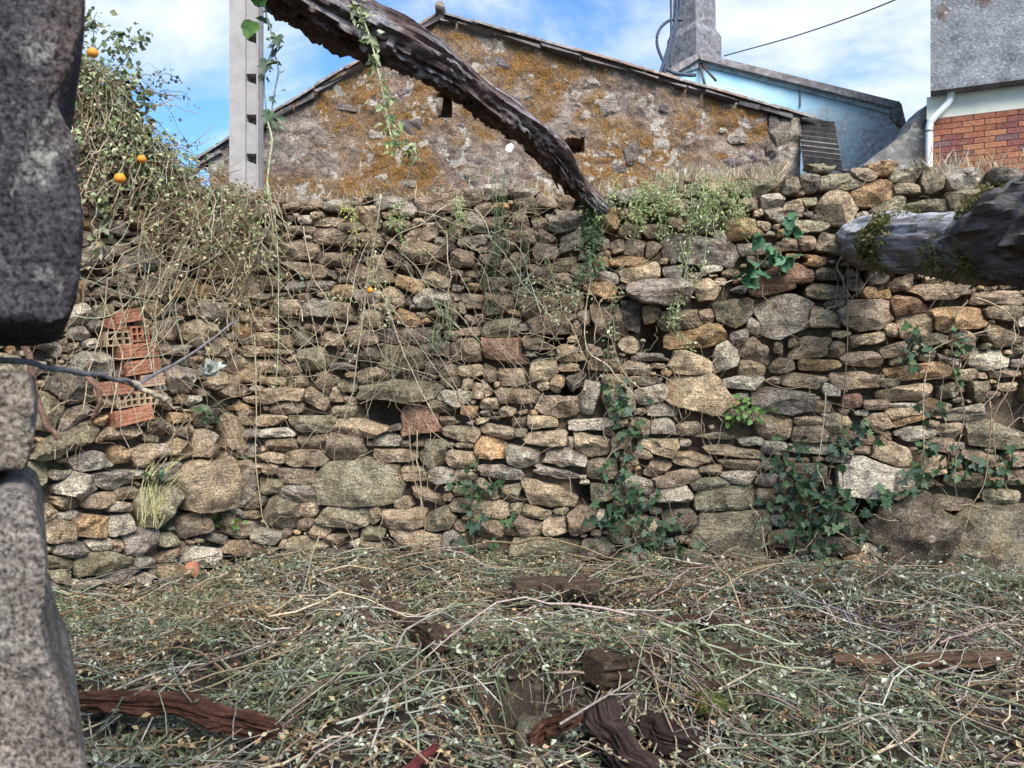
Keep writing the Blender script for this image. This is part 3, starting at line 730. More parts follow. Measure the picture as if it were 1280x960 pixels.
# torn splinters under the rot
b = MB()
for q in range(46):
    t = rng.integers(14, 260); a = rng.uniform(-2.7, -.5)
    T = P[min(t + 2, len(P) - 1)] - P[t]; T /= np.linalg.norm(T)
    side = np.cross(T, [0, 0, 1.0]); side /= np.linalg.norm(side); up = np.cross(side, T)
    p0 = P[t] + R[t] * .9 * (math.cos(a) * side + math.sin(a) * up)
    p1 = p0 + T * rng.uniform(.03, .16) * rng.choice([-1, 1]) + (math.cos(a) * side + math.sin(a) * up) * rng.uniform(.0, .035)
    v, f, g = tube(smooth_path([p0, (p0 + p1) / 2 - up * .006, p1], 5), np.linspace(.016, .002, 5), 5)
    b.add(v, f, (.06, .042, .038), g * rng.uniform(.8, 1.2))
b.build('splinter', M_WOOD, beam, kind='stuff')
# grey board lying on the beam
q0, q1 = at(np.array(372.), np.array(-60.), 2.95), at(np.array(412.), np.array(20.), 3.0)
d = q1 - q0; L = np.linalg.norm(d); d /= L; s_ = np.cross(d, [0, 1.0, 0]); s_ /= np.linalg.norm(s_)
b = MB(); v, f = box((q0 + q1) / 2 + np.array([0, -.13, .05]), .10, .025, L, s_, np.cross(d, s_), d); b.add(v, f, (.36, .33, .31), (v - v.mean(0))[:, [2, 0, 1]])
tag(b.build('board', M_WOOD, smooth=False), 'short grey board end lying on the big sloping roof beam', 'board')

# ------------------------------------------------------------------ mossy log on the right
P, R = px_path([(1074, 303, 5.36, 46), (1078, 303, 5.27, 58), (1092, 303, 5.0, 64), (1118, 303, 4.75, 70), (1165, 304, 4.3, 76), (1215, 304, 3.95, 82), (1240, 300, 3.8, 98), (1268, 292, 3.6, 126), (1310, 284, 3.3, 150), (1400, 280, 2.9, 165)], 120)
def log_disp(L, th):
    q = np.stack([L * 2.2, np.cos(th) * 1.1, np.sin(th) * 1.1], -1); f = np.stack([L * 4, np.cos(th) * 5, np.sin(th) * 5], -1)
    rot = np.clip((L - 1.72) / .3, 0, 1)
    g_ = np.stack([L * 1.1, np.cos(th) * 8, np.sin(th) * 8], -1); split = np.clip(1 - np.abs(vnoise(g_, 19)) * 6, 0, 1)
    return 1 + .15 * fbm(q, 22, 3) + .06 * fbm(f, 25, 4) - .07 * split + rot * (.17 * fbm(f * np.array([1.3, .9, .9]), 28, 5, .6) - .16 * np.clip(vnoise(f * np.array([.35, 1.6, 1.6]), 33), .15, 1))
log = thing('fallen_log', 'thick grey fallen log with moss, sticking out of the wall, butt end dark and rotten', 'log', P[60])
V, F, G = tube(P, R, 48, log_disp)
L = np.repeat(np.linspace(0, 1, len(P)), 48); rotten = np.clip((L - .50) / .06, 0, 1)[:, None]
b = MB(); b.add(V, F, (1 - rotten) * np.array([.22, .20, .21]) + rotten * np.array([.055, .042, .038]), G)
cut = int(len(P) * .56)
# pale sapwood part and dark rotten butt are separate lengths of the same trunk
def half(i0, i1, name, mat, tone):
    v, f, g = tube(P[i0:i1], R[i0:i1], 48, None)
    ring = V.reshape(len(P), 48, 3)[i0:i1].reshape(-1, 3); gg = G.reshape(len(P), 48, 3)[i0:i1].reshape(-1, 3)
    mixv = np.clip(.5 + 1.6 * fbm(ring * 7, 44, 4) + (np.repeat(np.arange(i0, i1), 48) - cut) / 9.0, 0, 1)[:, None]
    m = MB(); m.add(ring, f, (1 - mixv) * np.array((.21, .19, .19)) + mixv * np.array((.085, .066, .06)), gg); return m.build(name, mat, log, sharp=50)
half(0, cut, 'bleached_trunk', M_LOG, (.19, .175, .18))
half(cut - 1, len(P), 'rotten_butt', wood_material('dark_rotten_wood', .6, (.24, .22, .21), .5, .6), (.06, .046, .042))
moss = MB()
def tuft(mb, p, n, spread, length, down, cols):
    N = rng.normal(0, 1, (n, 3)); N[:, 1] -= .8; N /= np.linalg.norm(N, axis=1)[:, None]
    pos = p + rng.normal(0, 1, (n, 3)) * np.asarray(spread)
    R_ = frames(N, rng.uniform(0, 6.28, n))
    scatter(mb, BLADE_V * np.array([2.2, 1, 1]), BLADE_F, pos, R_, rng.uniform(.5, 1.2, n) * length, np.asarray(cols)[rng.integers(0, len(cols), n)])
for (x, y, Y, n, sp) in ((1090, 283, 4.70, 700, .06), (1086, 305, 4.80, 700, .06), (1094, 322, 4.70, 500, .05), (1108, 300, 4.6, 300, .05), (1168, 335, 4.05, 260, .035), (1165, 320, 4.05, 120, .03), (1222, 255, 3.62, 350, .05), (1214, 330, 3.68, 320, .05), (1120, 268, 4.6, 150, .04)):
    ring = V.reshape(-1, 3); tgt = at(np.array(float(x)), np.array(float(y)), Y)
    near = ring[np.argsort(np.linalg.norm(ring - tgt, axis=1))[:60]]
    pts = near[rng.integers(0, 60, n)] + rng.normal(0, .016, (n, 3))
    N = rng.normal(0, 1, (n, 3)); N[:, 2] -= .5; N[:, 1] -= .6
    scatter(moss, BLADE_V * np.array([2.4, 1, 1]), BLADE_F, pts, frames(N, rng.uniform(0, 6.28, n)), rng.uniform(.012, .045, n), np.array([(.17, .15, .05), (.12, .12, .035), (.22, .19, .08), (.07, .08, .02)])[rng.integers(0, 4, n)])
moss.build('moss', M_LEAF, log, kind='stuff')

# ------------------------------------------------------------------ concrete utility pole behind the corner
YP = 7.4
def pz(py): return CAMZ + (CY - py) / FPX * YP
def pxx(px): return (px - CX) / FPX * YP
pole = thing('utility_pole', 'tall pale concrete utility pole with dark stepped slots, standing behind the wall corner', 'utility pole', (pxx(304), YP, 0))
b = MB()
xa, xb, xc = pxx(287.5), pxx(307.5), pxx(322)
top = pz(-260)
b.add(*box(((xa + xb) / 2, YP + .08, top / 2), xb - xa, .20, top), (.33, .30, .28))
b.build('shaft', M_CONC, pole, smooth=False)
b = MB(); b.add(*box(((xb + xc) / 2 + .001, YP + .16, top / 2), xc - xb - .002, .04, top - .004), (.27, .245, .23))  # recessed web toned darker, so the slot shade sits in its colour
b.build('web', M_CONC, pole, smooth=False)
b = MB(); b.add(*box((xc - .006, YP + .07, top / 2), .014, .13, top - .006), (.33, .30, .28))
b.build('flange', M_CONC, pole, smooth=False)
slots = [196, 147, 96, 45, -8, -60, -112, -165, -215] 
edges = [0.0] + [v for s_ in slots for v in (pz(s_ + 4.5), pz(s_ - 4.5))] + [top - .01]
for a, c in zip(edges[::2], edges[1::2]):
    b = MB(); w = (xc - xb) - .018; x0 = xb + .001
    # infill between two slots; its head slopes back so the slot reads as a wedge
    v = np.array([(x0, YP + .012, a), (x0 + w, YP + .012, a), (x0 + w, YP + .14, a), (x0, YP + .14, a), (x0, YP + .012, c), (x0 + w, YP + .012, c - .035), (x0 + w, YP + .14, c - .035), (x0, YP + .14, c)])
    b.add(v, BOXF, (.31, .28, .265)); b.build('infill', M_CONC, pole, smooth=False)

# ------------------------------------------------------------------ stone house with the lichened gable
YG = 9.5
GW = Wall((-4, YG), (4, YG))
house = thing('stone_house', 'old stone house gable stained with orange lichen, tiled roof edge against the sky', 'house', (0.2, YG, 0))
GTOP = np.array([(262, 196), (300, 172), (346, 140), (400, 104), (470, 64), (540, 27), (552, 24), (600, 33), (700, 62), (800, 92), (900, 121), (985, 143), (1000, 147)], float)
u0, u1 = 262.0, 1000.0
m = 300; rows = 110
cx = np.linspace(u0, u1, m); cy = np.interp(cx, GTOP[:, 0], GTOP[:, 1]) + 3
px = np.repeat(cx[None], rows, 0); py = cy[None] + (300 - cy)[None] * np.linspace(0, 1, rows)[:, None]
f = GW.at(px, py)
wob = fbm(f * 3.1, 51, 4, .55)
vor = np.abs(fbm(f * 5.5, 57, 3, .5))
off = .035 * wob + .03 * vor
for hx, hy, hw, hh in ((556, 130, 7, 15), (720, 181, 11, 9), (962, 153, 3, 9), (960, 190, 3, 6)):
    off = off - .40 * ((np.abs((px - hx) / hw) < 1 + .3 * wob) & (np.abs((py - hy) / hh) < 1 + .3 * wob))
V = f + GW.n * off[..., None]
foot = f[-1].copy(); foot[:, 2] = 0
V = np.concatenate([V, foot[None], (foot + np.array([0, 7.0, 0]))[None]])
i = np.arange(rows + 1)[:, None] * m; j = np.arange(m - 1)[None]
b = MB(); b.add(V, np.stack([i + j, i + m + j, i + m + j + 1, i + j + 1], -1).reshape(-1, 4), (.3, .25, .22))
gr = np.array([at(x, y, YG) for x, y in ((1000, 150), (1000, 300))]); gr = np.vstack([gr, [gr[1, 0], YG, 0]])
side = np.array([gr[0] - [0, 0, .0], [gr[0, 0], YG, 0], [gr[0, 0], YG + 7, 0], gr[0] + [0, 7, 0]])
b.add(side, [[0, 1, 2, 3]], (.3, .25, .22)); gl = at(262., 200., YG)
b.add(np.array([gl, gl + [0, 7, 0], [gl[0], YG + 7, 0], [gl[0], YG, 0]]), [[0, 1, 2, 3]], (.3, .25, .22))
b.build('gable', M_GABLE, house, sharp=40)
gst = tile(500, 0, 2.4615, """340,442,56,52,35,w;275,157,24,18,0,p;770,300,62,50,0,d;800,330,60,40,0,d;1045,430,60,42,0,p;1095,420,50,45,0,p;1110,365,44,28,0,p;1090,395,50,22,0,p;740,225,30,20,0,p;160,485,50,40,0,t;100,320,50,60,0,t;360,510,36,28,0,p;180,445,34,44,0,o;300,195,70,40,0,d;640,335,60,44,0,b;545,405,62,30,0,d;780,260,40,30,0,p;905,300,40,14,0,p;1000,400,26,18,0,p;860,345,50,34,0,d;560,330,60,40,0,b;520,255,60,36,0,p;590,260,50,40,0,p;450,180,40,26,0,d;230,540,80,40,0,t;620,470,60,40,0,b;670,520,50,30,0,b;1020,500,80,50,0,d;1090,490,60,50,0,d;960,480,50,30,0,b;720,470,60,70,0,d;60,380,70,50,0,d;190,385,90,50,0,d;20,560,50,30,0,t;400,300,40,24,0,b;350,300,30,22,0,b;480,420,30,24,0,o;820,520,50,36,0,b""")
gst += [(372, 178, 16, 13, 0, 'p'), (378, 200, 10, 9, 0, 'p'), (470, 187, 20, 11, 0, 'p'), (472, 168, 17, 12, 0, 'p'), (476, 222, 14, 11, 0, 'p'), (430, 135, 24, 14, 0, 'd'), (500, 120, 30, 18, 0, 'd'), (340, 195, 20, 16, 0, 'b'), (400, 215, 26, 16, 0, 'b'), (350, 222, 18, 12, 0, 'p'), (510, 160, 26, 18, 0, 'd'), (415, 165, 22, 16, 0, 'b')]
GT = dict(w=(.80, .80, .80), d=(.24, .20, .20), p=(.46, .42, .36), t=(.38, .32, .25), o=(.34, .24, .15), b=(.31, .26, .23))
fld = stone_field(gst, 0, 1, np.array([(0, 899.), (2, 899.)]), 900, [], 12)
for q, s_ in enumerate(fld):
    b = MB(); stone_mesh(b, GW, s_, 9000 + q, proud=-.012, Hs=.55, back=.1, tone=GT.get(s_[4], GT['b']))
    b.build('stone', M_STONE if s_[4] != 'w' else M_CREAM, house, origin=np.concatenate(b.v).mean(0), sharp=40)
# quoins at the right corner
for q, (x, y, w, h, c) in enumerate(((981, 166, 34, 40, (.36, .30, .24)), (984, 206, 34, 36, (.33, .28, .24)), (966, 158, 12, 26, (.20, .17, .16)), (966, 190, 14, 20, (.2, .17, .16)), (975, 232, 50, 22, (.3, .25, .2)))):
    f2 = stone_field([(x, y, w, h, 0, 'p')], 0, 1, np.array([(0, 899.), (2, 899.)]), 900, [], 30 + q)
    for s_ in f2:
        b = MB(); stone_mesh(b, GW, s_, 9300 + q, proud=.02, Hs=.8, back=.3, tone=c); b.build('quoin', M_STONE, house, origin=np.concatenate(b.v).mean(0), sharp=40)
# roof slabs, verge tiles
def verge(a, e, n):
    d = (e - a); L = np.linalg.norm(d); d = d / L; nn = np.array([-d[2], 0, d[0]]); nn = nn if nn[2] > 0 else -nn
    s0 = 0.0
    while s0 < L - .05:
        l = rng.uniform(.22, .62); th = rng.uniform(.02, .042)
        c = a + d * (s0 + l / 2) - nn * (.04 + rng.uniform(0, .03)) + np.array([0, -.02 + rng.uniform(-.025, .01), 0])
        v, f = box(c, min(l, L - s0) - .015, .14, th, d, (0, 1, 0), nn)
        v = v + rng.normal(0, .014, v.shape)
        b = MB(); b.add(v, f, np.array([(.16, .135, .13), (.11, .095, .095), (.21, .18, .165)][rng.integers(0, 3)]) * rng.uniform(.8, 1.2)); b.build('verge_slab', M_CEM, house, smooth=False)
        s0 += l
ap = at(551., 21., YG); el_, er_ = at(250., 200., YG), at(1012., 150., YG)
for a, e in ((ap, el_), (ap, er_)):
    verge(a, e, 0)
    d = e - a; n_ = np.array([-d[2], 0, d[0]]); n_ /= np.linalg.norm(n_); n_ = n_ if n_[2] > 0 else -n_
    b = MB(); v, f = prism([a - [0, -.02, 0] + n_ * -.01, e - [0, -.02, 0] + n_ * -.01, e - [0, -.02, 0] + n_ * .03, a - [0, -.02, 0] + n_ * .03], (0, 7.2, 0)); b.add(v, f, (.15, .13, .12)); b.build('roof_slab', M_DARKCONC, house, smooth=False)
    L = np.linalg.norm(d); dn = d / L; nt_ = int(L / .40)
    th = np.linspace(0, np.pi, 7)
    for row in range(4):
        for t in range(nt_ + 1):
            s0 = t * L / nt_ - .03; s1 = min(s0 + .50, L + .08)
            c0 = a + dn * s0 + n_ * (.062 + rng.uniform(-.006, .010)); c1 = a + dn * s1 + n_ * (.046 + rng.uniform(-.006, .010))
            yy = .02 + row * .24 + rng.uniform(-.02, .02)
            R0, R1 = .062, .080; vv = []
            for c_, r_, in ((c0, R0), (c1, R1)):
                for rr in (r_, r_ - .018):
                    for a_ in th:
                        vv.append(c_ + np.array([0, yy + rr * math.cos(a_), 0]) + n_ * (rr * math.sin(a_) * .75 - .03))
            k7 = 7; q4 = []
            for a_ in range(6):
                q4 += [[a_, a_ + 1, 14 + a_ + 1, 14 + a_], [7 + a_ + 1, 7 + a_, 21 + a_, 21 + a_ + 1], [14 + a_, 14 + a_ + 1, 21 + a_ + 1, 21 + a_], [a_ + 1, a_, 7 + a_, 7 + a_ + 1]]
            q4 += [[0, 14, 21, 7], [6, 13, 27, 20]]
            b = MB(); b.add(np.array(vv), np.array(q4), np.array(((.21, .18, .165), (.25, .18, .15), (.19, .175, .17), (.27, .19, .155))[rng.integers(0, 4)]) * rng.uniform(.8, 1.15))
            b.build('roof_tile', M_TILE, house, origin=c0, smooth=False)
b = MB(); v, f, g = tube([ap + [0, -.16, .06], ap + [0, .4, .08], ap + [0, 7, .08]], [.06, .085, .085], 10); b.add(v, f, (.2, .16, .13)); b.build('ridge_tile', M_TILE, house)
# slipped fibre-cement awning on the right flank
can = [at(998., 148., 9.6), at(1043., 153., 9.3), at(1054., 214., 8.9), at(1004., 208., 9.2)]
nu, nv = 40, 40
U, Vv = np.meshgrid(np.linspace(0, 1, nu), np.linspace(0, 1, nv))
Pq = (can[0][None, None] * ((1 - U) * (1 - Vv))[..., None] + can[1] * (U * (1 - Vv))[..., None] + can[2] * (U * Vv)[..., None] + can[3] * ((1 - U) * Vv)[..., None])
nn = np.cross(can[1] - can[0], can[3] - can[0]); nn /= np.linalg.norm(nn)
Pq = Pq + nn * (.028 * np.sin(Vv * 2 * np.pi * 9.5))[..., None]
i = np.arange(nv - 1)[:, None] * nu; j = np.arange(nu - 1)[None]; Fq = np.stack([i + j, i + j + 1, i + nu + j + 1, i + nu + j], -1).reshape(-1, 4)
n0 = nu * nv
Vall = np.concatenate([Pq.reshape(-1, 3), (Pq - nn * .012).reshape(-1, 3)])
edge = np.concatenate([np.arange(nu), nu - 1 + nu * np.arange(1, nv), (nv - 1) * nu + np.arange(nu - 2, -1, -1), nu * np.arange(nv - 2, 0, -1)])
Fe = np.stack([edge, np.roll(edge, -1), np.roll(edge, -1) + n0, edge + n0], -1)
b = MB(); b.add(Vall, [Fq, Fq[:, ::-1] + n0, Fe], (.17, .145, .125)); b.build('corrugated_awning', M_CEM, house, sharp=60)

# ------------------------------------------------------------------ blue house and its chimney
YB = 13.0
def flatpoly(pts, Y): return np.array([at(x, y, Y) for x, y in pts])
blue = thing('blue_house', 'pale blue rendered house gable with dark roof edge behind the stone house', 'house', (at(980., 300., YB)[0], YB, 0))
lx, rx = at(826., 300., YB)[0], at(1131., 300., YB)[0]
w = np.array([at(826., 96., YB), at(873., 74., YB), at(1128., 140., YB)]); w = np.vstack([w, [rx, YB, 0], [lx, YB, 0]])
v, f = prism(w[::-1], (0, 6, 0)); b = MB(); b.add(v, f, (.3, .45, .5)); b.build('wall', M_BLUE, blue, smooth=False)
for pts in ([(822, 92), (872, 66), (874, 73), (840, 94)], [(872, 65), (1124, 127), (1123, 136), (876, 74)]):
    v, f = prism(flatpoly(pts, YB - .13)[::-1], (0, 6.4, 0)); b = MB(); b.add(v, f, (.23, .21, .21)); b.build('roof', M_DARKCONC, blue, smooth=False)
v, f = prism(flatpoly([(1123, 126), (1127, 130), (1133, 155), (1128, 156), (1117, 143), (1118, 134)], YB - .16)[::-1], (0, 6.5, 0)); b = MB(); b.add(v, f, (.15, .135, .13)); b.build('eaves_board', M_DARKCONC, blue, smooth=False)
v, f = prism(flatpoly([(870, 75), (1118, 137), (1117, 143), (880, 82), (838, 97), (834, 95)], YB - .05)[::-1], (0, .045, 0)); b = MB(); b.add(v, f, (.30, .36, .39)); b.build('cornice', M_DARKCONC, blue, smooth=False)
b = MB()
for p0, p1 in (((874, 78), (881, 106)), ((875, 78), (895, 101))):
    b = MB(); v, f, g = tube([at(*map(float, p0), YB - .02), at(*map(float, p1), YB - .25)], .022, 6); b.add(v, f, (.10, .07, .06))
    b.build('bracket', M_METAL, blue)
b = MB(); v, f, g = tube(smooth_path([at(996., 109., YB - .03), at(1000., 117., YB - .03), at(1000., 134., YB - .03)], 8), .012, 5); b.add(v, f, (.12, .12, .13)); b.build('wall_wire', M_CABLE, blue)
# chimney: square stack turned to the camera, wider below
YC = 14.6
cxw = at(877., 0., YC)[0]
def ringq(hw, z, rot=.62): 
    return [(cxw + hw * math.cos(rot + a) * 1.414, YC + .6 + hw * math.sin(rot + a) * 1.414, z) for a in (np.pi / 4, 3 * np.pi / 4, 5 * np.pi / 4, 7 * np.pi / 4)]
def zc(py): return CAMZ + (CY - py) / FPX * YC
V = np.array(ringq(.375, zc(110)) + ringq(.375, zc(31)) + ringq(.30, zc(20)) + ringq(.285, zc(-40)) + ringq(.36, zc(-42)) + ringq(.36, zc(-56)))
F = [[a + k, a + (k + 1) % 4, a + 4 + (k + 1) % 4, a + 4 + k] for a in range(0, 20, 4) for k in range(4)] + [[20, 21, 22, 23]]
b = MB(); b.add(V, np.array(F), (.19, .18, .19)); b.build('chimney', M_DARKCONC, blue, smooth=False)
cb = thing('cable_bundle', 'dark looped cables and thin mast beside the tall chimney', 'cables', at(836., 90., 12.6))
for pts, r_ in (([(838, -30), (839, 30), (838, 84)], .02), ([(846, -30), (845, 20), (838, 50), (828, 84), (822, 98)], .03), ([(850, -30), (850, 10), (846, 22), (843, 44), (836, 66), (830, 92)], .025), ([(854, 25), (838, 25), (825, 36), (821, 52), (827, 72), (840, 90), (866, 95)], .026), ([(832, 86), (846, 92), (870, 94)], .03)):
    v, f, g = tube(smooth_path([at(float(x), float(y), 12.6) for x, y in pts], 40), r_, 6); b = MB(); b.add(v, f, (.06, .075, .11)); b.build('cable', M_CABLE, cb)
v, f, g = tube(smooth_path([at(905., 70., 14.0), at(1010., 40., 12.5), at(1130., -5., 11.), at(1300., -90., 9.)], 40), .011, 5)
b = MB(); b.add(v, f, (.05, .06, .05)); tag(b.build('overhead_wire', M_CABLE), 'single thin overhead wire rising across the sky from the chimney', 'wire')

# ------------------------------------------------------------------ curved garden wall and rendered house on the right
YW = 10.32
pts = [(1080, 206), (1104, 188), (1124, 173), (1136, 163), (1143, 150), (1152, 138), (1163, 128), (1178, 120), (1205, 116), (1205, 160)]
w = flatpoly(pts, YW); w = np.vstack([w, [w[-1, 0], YW, 0], [w[0, 0], YW, 0]])
v, f = prism(w[::-1], (0, .35, 0)); b = MB(); b.add(v, f, (.19, .175, .16)); gw = b.build('garden_wall', M_DARKCONC, smooth=False); gw['kind'] = 'thing'
tag(gw, 'dark lichened garden wall with a curved top between the blue house and the brick wall', 'wall')

A = at(1163., 480., 10.0); B = at(1280., 480., 9.6)
HP = Wall(A[:2], B[:2]); HP.d = HP.d if HP.d[0] > 0 else -HP.d
rh = thing('rendered_house', 'house with grey rendered overhang above a red brick panel and white drainpipe', 'house', (A[0] + 1, A[1], 0))
zb = CAMZ + (480 - 114) / FPX * 10.0
b = MB(); ov = .22
nb = HP.n
def slab(u0, u1, z0, z1, o0, o1):
    """Box in the facade's own frame: along, up, and out from the facade."""
    V = np.array([HP.loc(u - .135 * min(o + .5, 0), z, o) for z in (z0, z1) for u, o in ((u0, o0), (u1, o0), (u1, o1), (u0, o1))])
    return V, BOXF
b.add(*slab(0, 6, zb, zb + 3.2, -5, 0), (.205, .207, .22)); 
b.build('overhang', M_ROUGH, rh, smooth=False)
mbp = MB()
for (u, z, ww, hh) in ((.14, 6.22, .14, .22), (.62, 6.28, .2, .16), (.85, 6.35, .3, .1), (1.1, 6.33, .18, .14)):
    th = np.linspace(0, 2 * np.pi, 22, endpoint=False); rr = 1 + .3 * vnoise(np.stack([np.cos(th) * 2 + u * 9, np.sin(th) * 2, th * 0], -1), 3)
    pl = np.array([HP.loc(u + ww / 2 * rr[i] * math.cos(th[i]), z + hh / 2 * rr[i] * math.sin(th[i]), .003) for i in range(22)])
    mbp.add(pl, [np.arange(22)], (.17, .13, .12))
mbp.build('bare_patch', M_DARKCONC, rh, smooth=False)
zt = zb - .30                                                        # top of the brick panel
b = MB(); b.add(*slab(-.02, 6, zt, zb - .002, -5, -ov), (.74, .71, .58)); b.build('cream_band', M_CREAM, rh, smooth=False)
b = MB(); b.add(*slab(.02, 6, 0, zt - .002, -5, -ov - .02), (.42, .36, .32)); b.build('mortar_wall', M_CONC, rh, smooth=False)
b = MB(); b.add(*slab(1.26, 1.32, 0, zt, -ov - .01, -ov + .03), (.62, .60, .56)); b.build('panel_edge', M_CREAM, rh, smooth=False)
for row in range(16):
    z1 = zt - .006 - row * .078
    u = .03 - (.125 if row % 2 else 0)
    while u < 1.25:
        a, c = max(u, .03), min(u + .24, 1.25)
        if c - a > .03:
            col = np.array([(.30, .105, .06), (.36, .14, .075), (.21, .075, .06), (.40, .17, .085), (.16, .085, .085)][rng.choice(5, p=[.35, .25, .2, .1, .1])]) * rng.uniform(.85, 1.15)
            b = MB(); b.add(*slab(a, c, z1 - .068, z1, -ov - .03, -ov + .002 + rng.uniform(-.002, .002)), col); b.build('brick', M_BRICK, rh, smooth=False)
        u += .25
def hp(px, py, o):
    r = ray(float(px), float(py)); t = ((HP.A + HP.n * o) @ HP.n) / (r @ HP.n); return r * t + np.array([0, 0, CAMZ])
P = smooth_path([hp(1189, 112, -ov + .07), hp(1188, 121, -ov + .07), hp(1184, 130, -ov + .08), hp(1166, 149, -ov + .08), hp(1162, 157, -ov + .07), hp(1161.5, 175, -ov + .07), hp(1161, 260, -ov + .07)], 60)
v, f, g = tube(P, .045, 12); b = MB(); b.add(v, f, (.72, .74, .72)); dp = b.build('drainpipe', M_PAINT, rh)
v, f, g = tube([hp(1161.8, 162.5, -ov + .07), hp(1161.8, 165, -ov + .07)], .05, 12); b = MB(); b.add(v, f, (.25, .25, .26)); b.build('collar', M_METAL, dp)
# ------------------------------------------------------------------ cut brush and litter on the ground
def ground_normal_jitter(n, flat=1.3):
    N = rng.normal(0, 1, (n, 3)); N[:, 2] = np.abs(N[:, 2]) + flat; return N
def spread(n, clump=1.0, y0=2.3, y1=6.0):
    """Ground points in the room between the walls, thicker where a noise says so."""
    out = []
    while sum(len(o) for o in out) < n:
        y = rng.uniform(y0, y1, n); x = rng.uniform(-.80, 1.0, n) * y
        k = rng.uniform(0, 1, n) < np.clip(.62 + clump * fbm(np.stack([x * 1.9, y * 1.9, 0 * x], -1), 61, 3), .22, 1)
        for hx, hy, sx, sy, h in HEAPS:
            if h < -.2: k &= ((x - hx) / sx) ** 2 + ((y - hy) / sy) ** 2 > rng.uniform(.6, 1.5, n)
        lx = CORNER[0] + (y - 6.0) * .713; k &= (x > lx + .02) & (y < 6 - .152 * (x + 2.118) + .03)
        out.append(np.stack([x[k], y[k]], -1))
    return np.concatenate(out)[:n]
def patch(P, s, seed): return fbm(np.stack([P[:, 0] * s, P[:, 1] * s, 0 * P[:, 0]], -1), seed, 3)

def stems(n, cols, lmin, lmax, rmin, rmax, lift, bend=.25, seg=6, dirbias=None, sides=3, P=None):
    mb = MB()
    P = spread(n) if P is None else P
    n = len(P)
    a = rng.uniform(0, 2 * np.pi, n) if dirbias is None else dirbias[rng.integers(0, len(dirbias), n)] + rng.normal(0, .8, n)
    L = rng.uniform(lmin, lmax, n) ; t = np.linspace(-.5, .5, seg)
    dx, dy = np.cos(a), np.sin(a); cur = rng.normal(0, bend, n)
    x = P[:, 0, None] + L[:, None] * (t * dx[:, None] - (t ** 2) * cur[:, None] * dy[:, None]) + rng.normal(0, .012, (n, seg))
    y = P[:, 1, None] + L[:, None] * (t * dy[:, None] + (t ** 2) * cur[:, None] * dx[:, None]) + rng.normal(0, .012, (n, seg))
    lim = 6 - .152 * (x + 2.118) - .06; y = np.minimum(y, lim); x = np.maximum(x, CORNER[0] + .713 * (y - 6.0) + .05)
    h = rng.exponential(lift, n)[:, None] + rng.normal(0, .35, n)[:, None] * lift * t * 4 + .05 * L[:, None] * (.25 - t ** 2) * rng.uniform(0, 2.5, n)[:, None]
    z = gz(x, y) + np.maximum(h, .004)
    C = np.stack([x, y, z], -1)
    T = np.gradient(C, axis=1); T /= np.linalg.norm(T, axis=2)[..., None] + 1e-9
    A = np.cross(T, np.array([.1, .2, 1.0])); A /= np.linalg.norm(A, axis=2)[..., None] + 1e-9
    B = np.cross(A, T)
    R = rng.uniform(rmin, rmax, n)[:, None] * np.linspace(1.1, .45, seg)[None]
    th = np.linspace(0, 2 * np.pi, sides, endpoint=False)
    V = C[:, :, None] + R[..., None, None] * (np.cos(th)[None, None, :, None] * A[:, :, None] + np.sin(th)[None, None, :, None] * B[:, :, None])
    base = (np.arange(n) * seg * sides)[:, None, None]; i = (np.arange(seg - 1) * sides)[None, :, None]; j = np.arange(sides)[None, None]; k = (j + 1) % sides
    F = np.stack([base + i + j, base + i + k, base + i + sides + k, base + i + sides + j], -1).reshape(-1, 4)
    col = cols(P) if callable(cols) else np.asarray(cols)[rng.integers(0, len(cols), n)]
    col = col * rng.uniform(.4, 1.35, n)[:, None]
    mb.add(V.reshape(-1, 3), F, np.repeat(col, seg * sides, 0))
    return mb

def zone_mix(P, sets, bias):
    """Chooses a colour per point from sets of colours, sets weighted by where the point lies."""
    w = np.stack([b(P) for b in bias], 1).clip(.02); w /= w.sum(1)[:, None]
    c = (rng.uniform(0, 1, len(P))[:, None] > np.cumsum(w, 1)).sum(1).clip(0, len(sets) - 1)
    out = np.zeros((len(P), 3))
    for q, st in enumerate(sets):
        m = c == q; st = np.asarray(st); out[m] = st[rng.integers(0, len(st), m.sum())]
    return out
STRAW = [(.40, .31, .19), (.33, .25, .15), (.46, .38, .26), (.26, .18, .10)]
GREYS = [(.30, .26, .20), (.38, .35, .29), (.22, .19, .15), (.17, .13, .10)]
PURPLE = [(.20, .135, .12), (.26, .19, .165), (.15, .10, .09), (.30, .23, .20)]
GREEN = [(.16, .19, .10), (.19, .22, .13), (.12, .15, .075), (.25, .27, .17)]
SILVER = [(.36, .38, .30), (.29, .33, .25), (.46, .47, .40), (.23, .28, .20)]
DEADL = [(.34, .22, .12), (.26, .15, .08), (.42, .30, .17), (.20, .12, .07)]
farL = lambda P: .5 + .5 * np.tanh((P[:, 1] - 4.3) * 1.1 - P[:, 0] * .45)
nearR = lambda P: .5 + .5 * np.tanh(P[:, 0] * .8 + (3.9 - P[:, 1]) * .7)
stem_col = lambda P: zone_mix(P, [STRAW, GREYS, PURPLE, GREEN], [lambda p: .25 + .9 * farL(p), lambda p: .5 + 0 * p[:, 0], lambda p: .55 * nearR(p) + .3 * patch(p, 1.4, 71), lambda p: .28 + .5 * patch(p, 1.6, 73)])
leaf_col = lambda P: zone_mix(P, [SILVER, GREEN, DEADL, STRAW], [lambda p: .55 + .5 * patch(p, 1.5, 75), lambda p: .35 + .6 * patch(p, 1.6, 73), lambda p: .22 + .2 * farL(p), lambda p: .45 * farL(p)])
dirs = np.array([.35, .1, 2.75, .6, -.2, 2.3, 1.5])
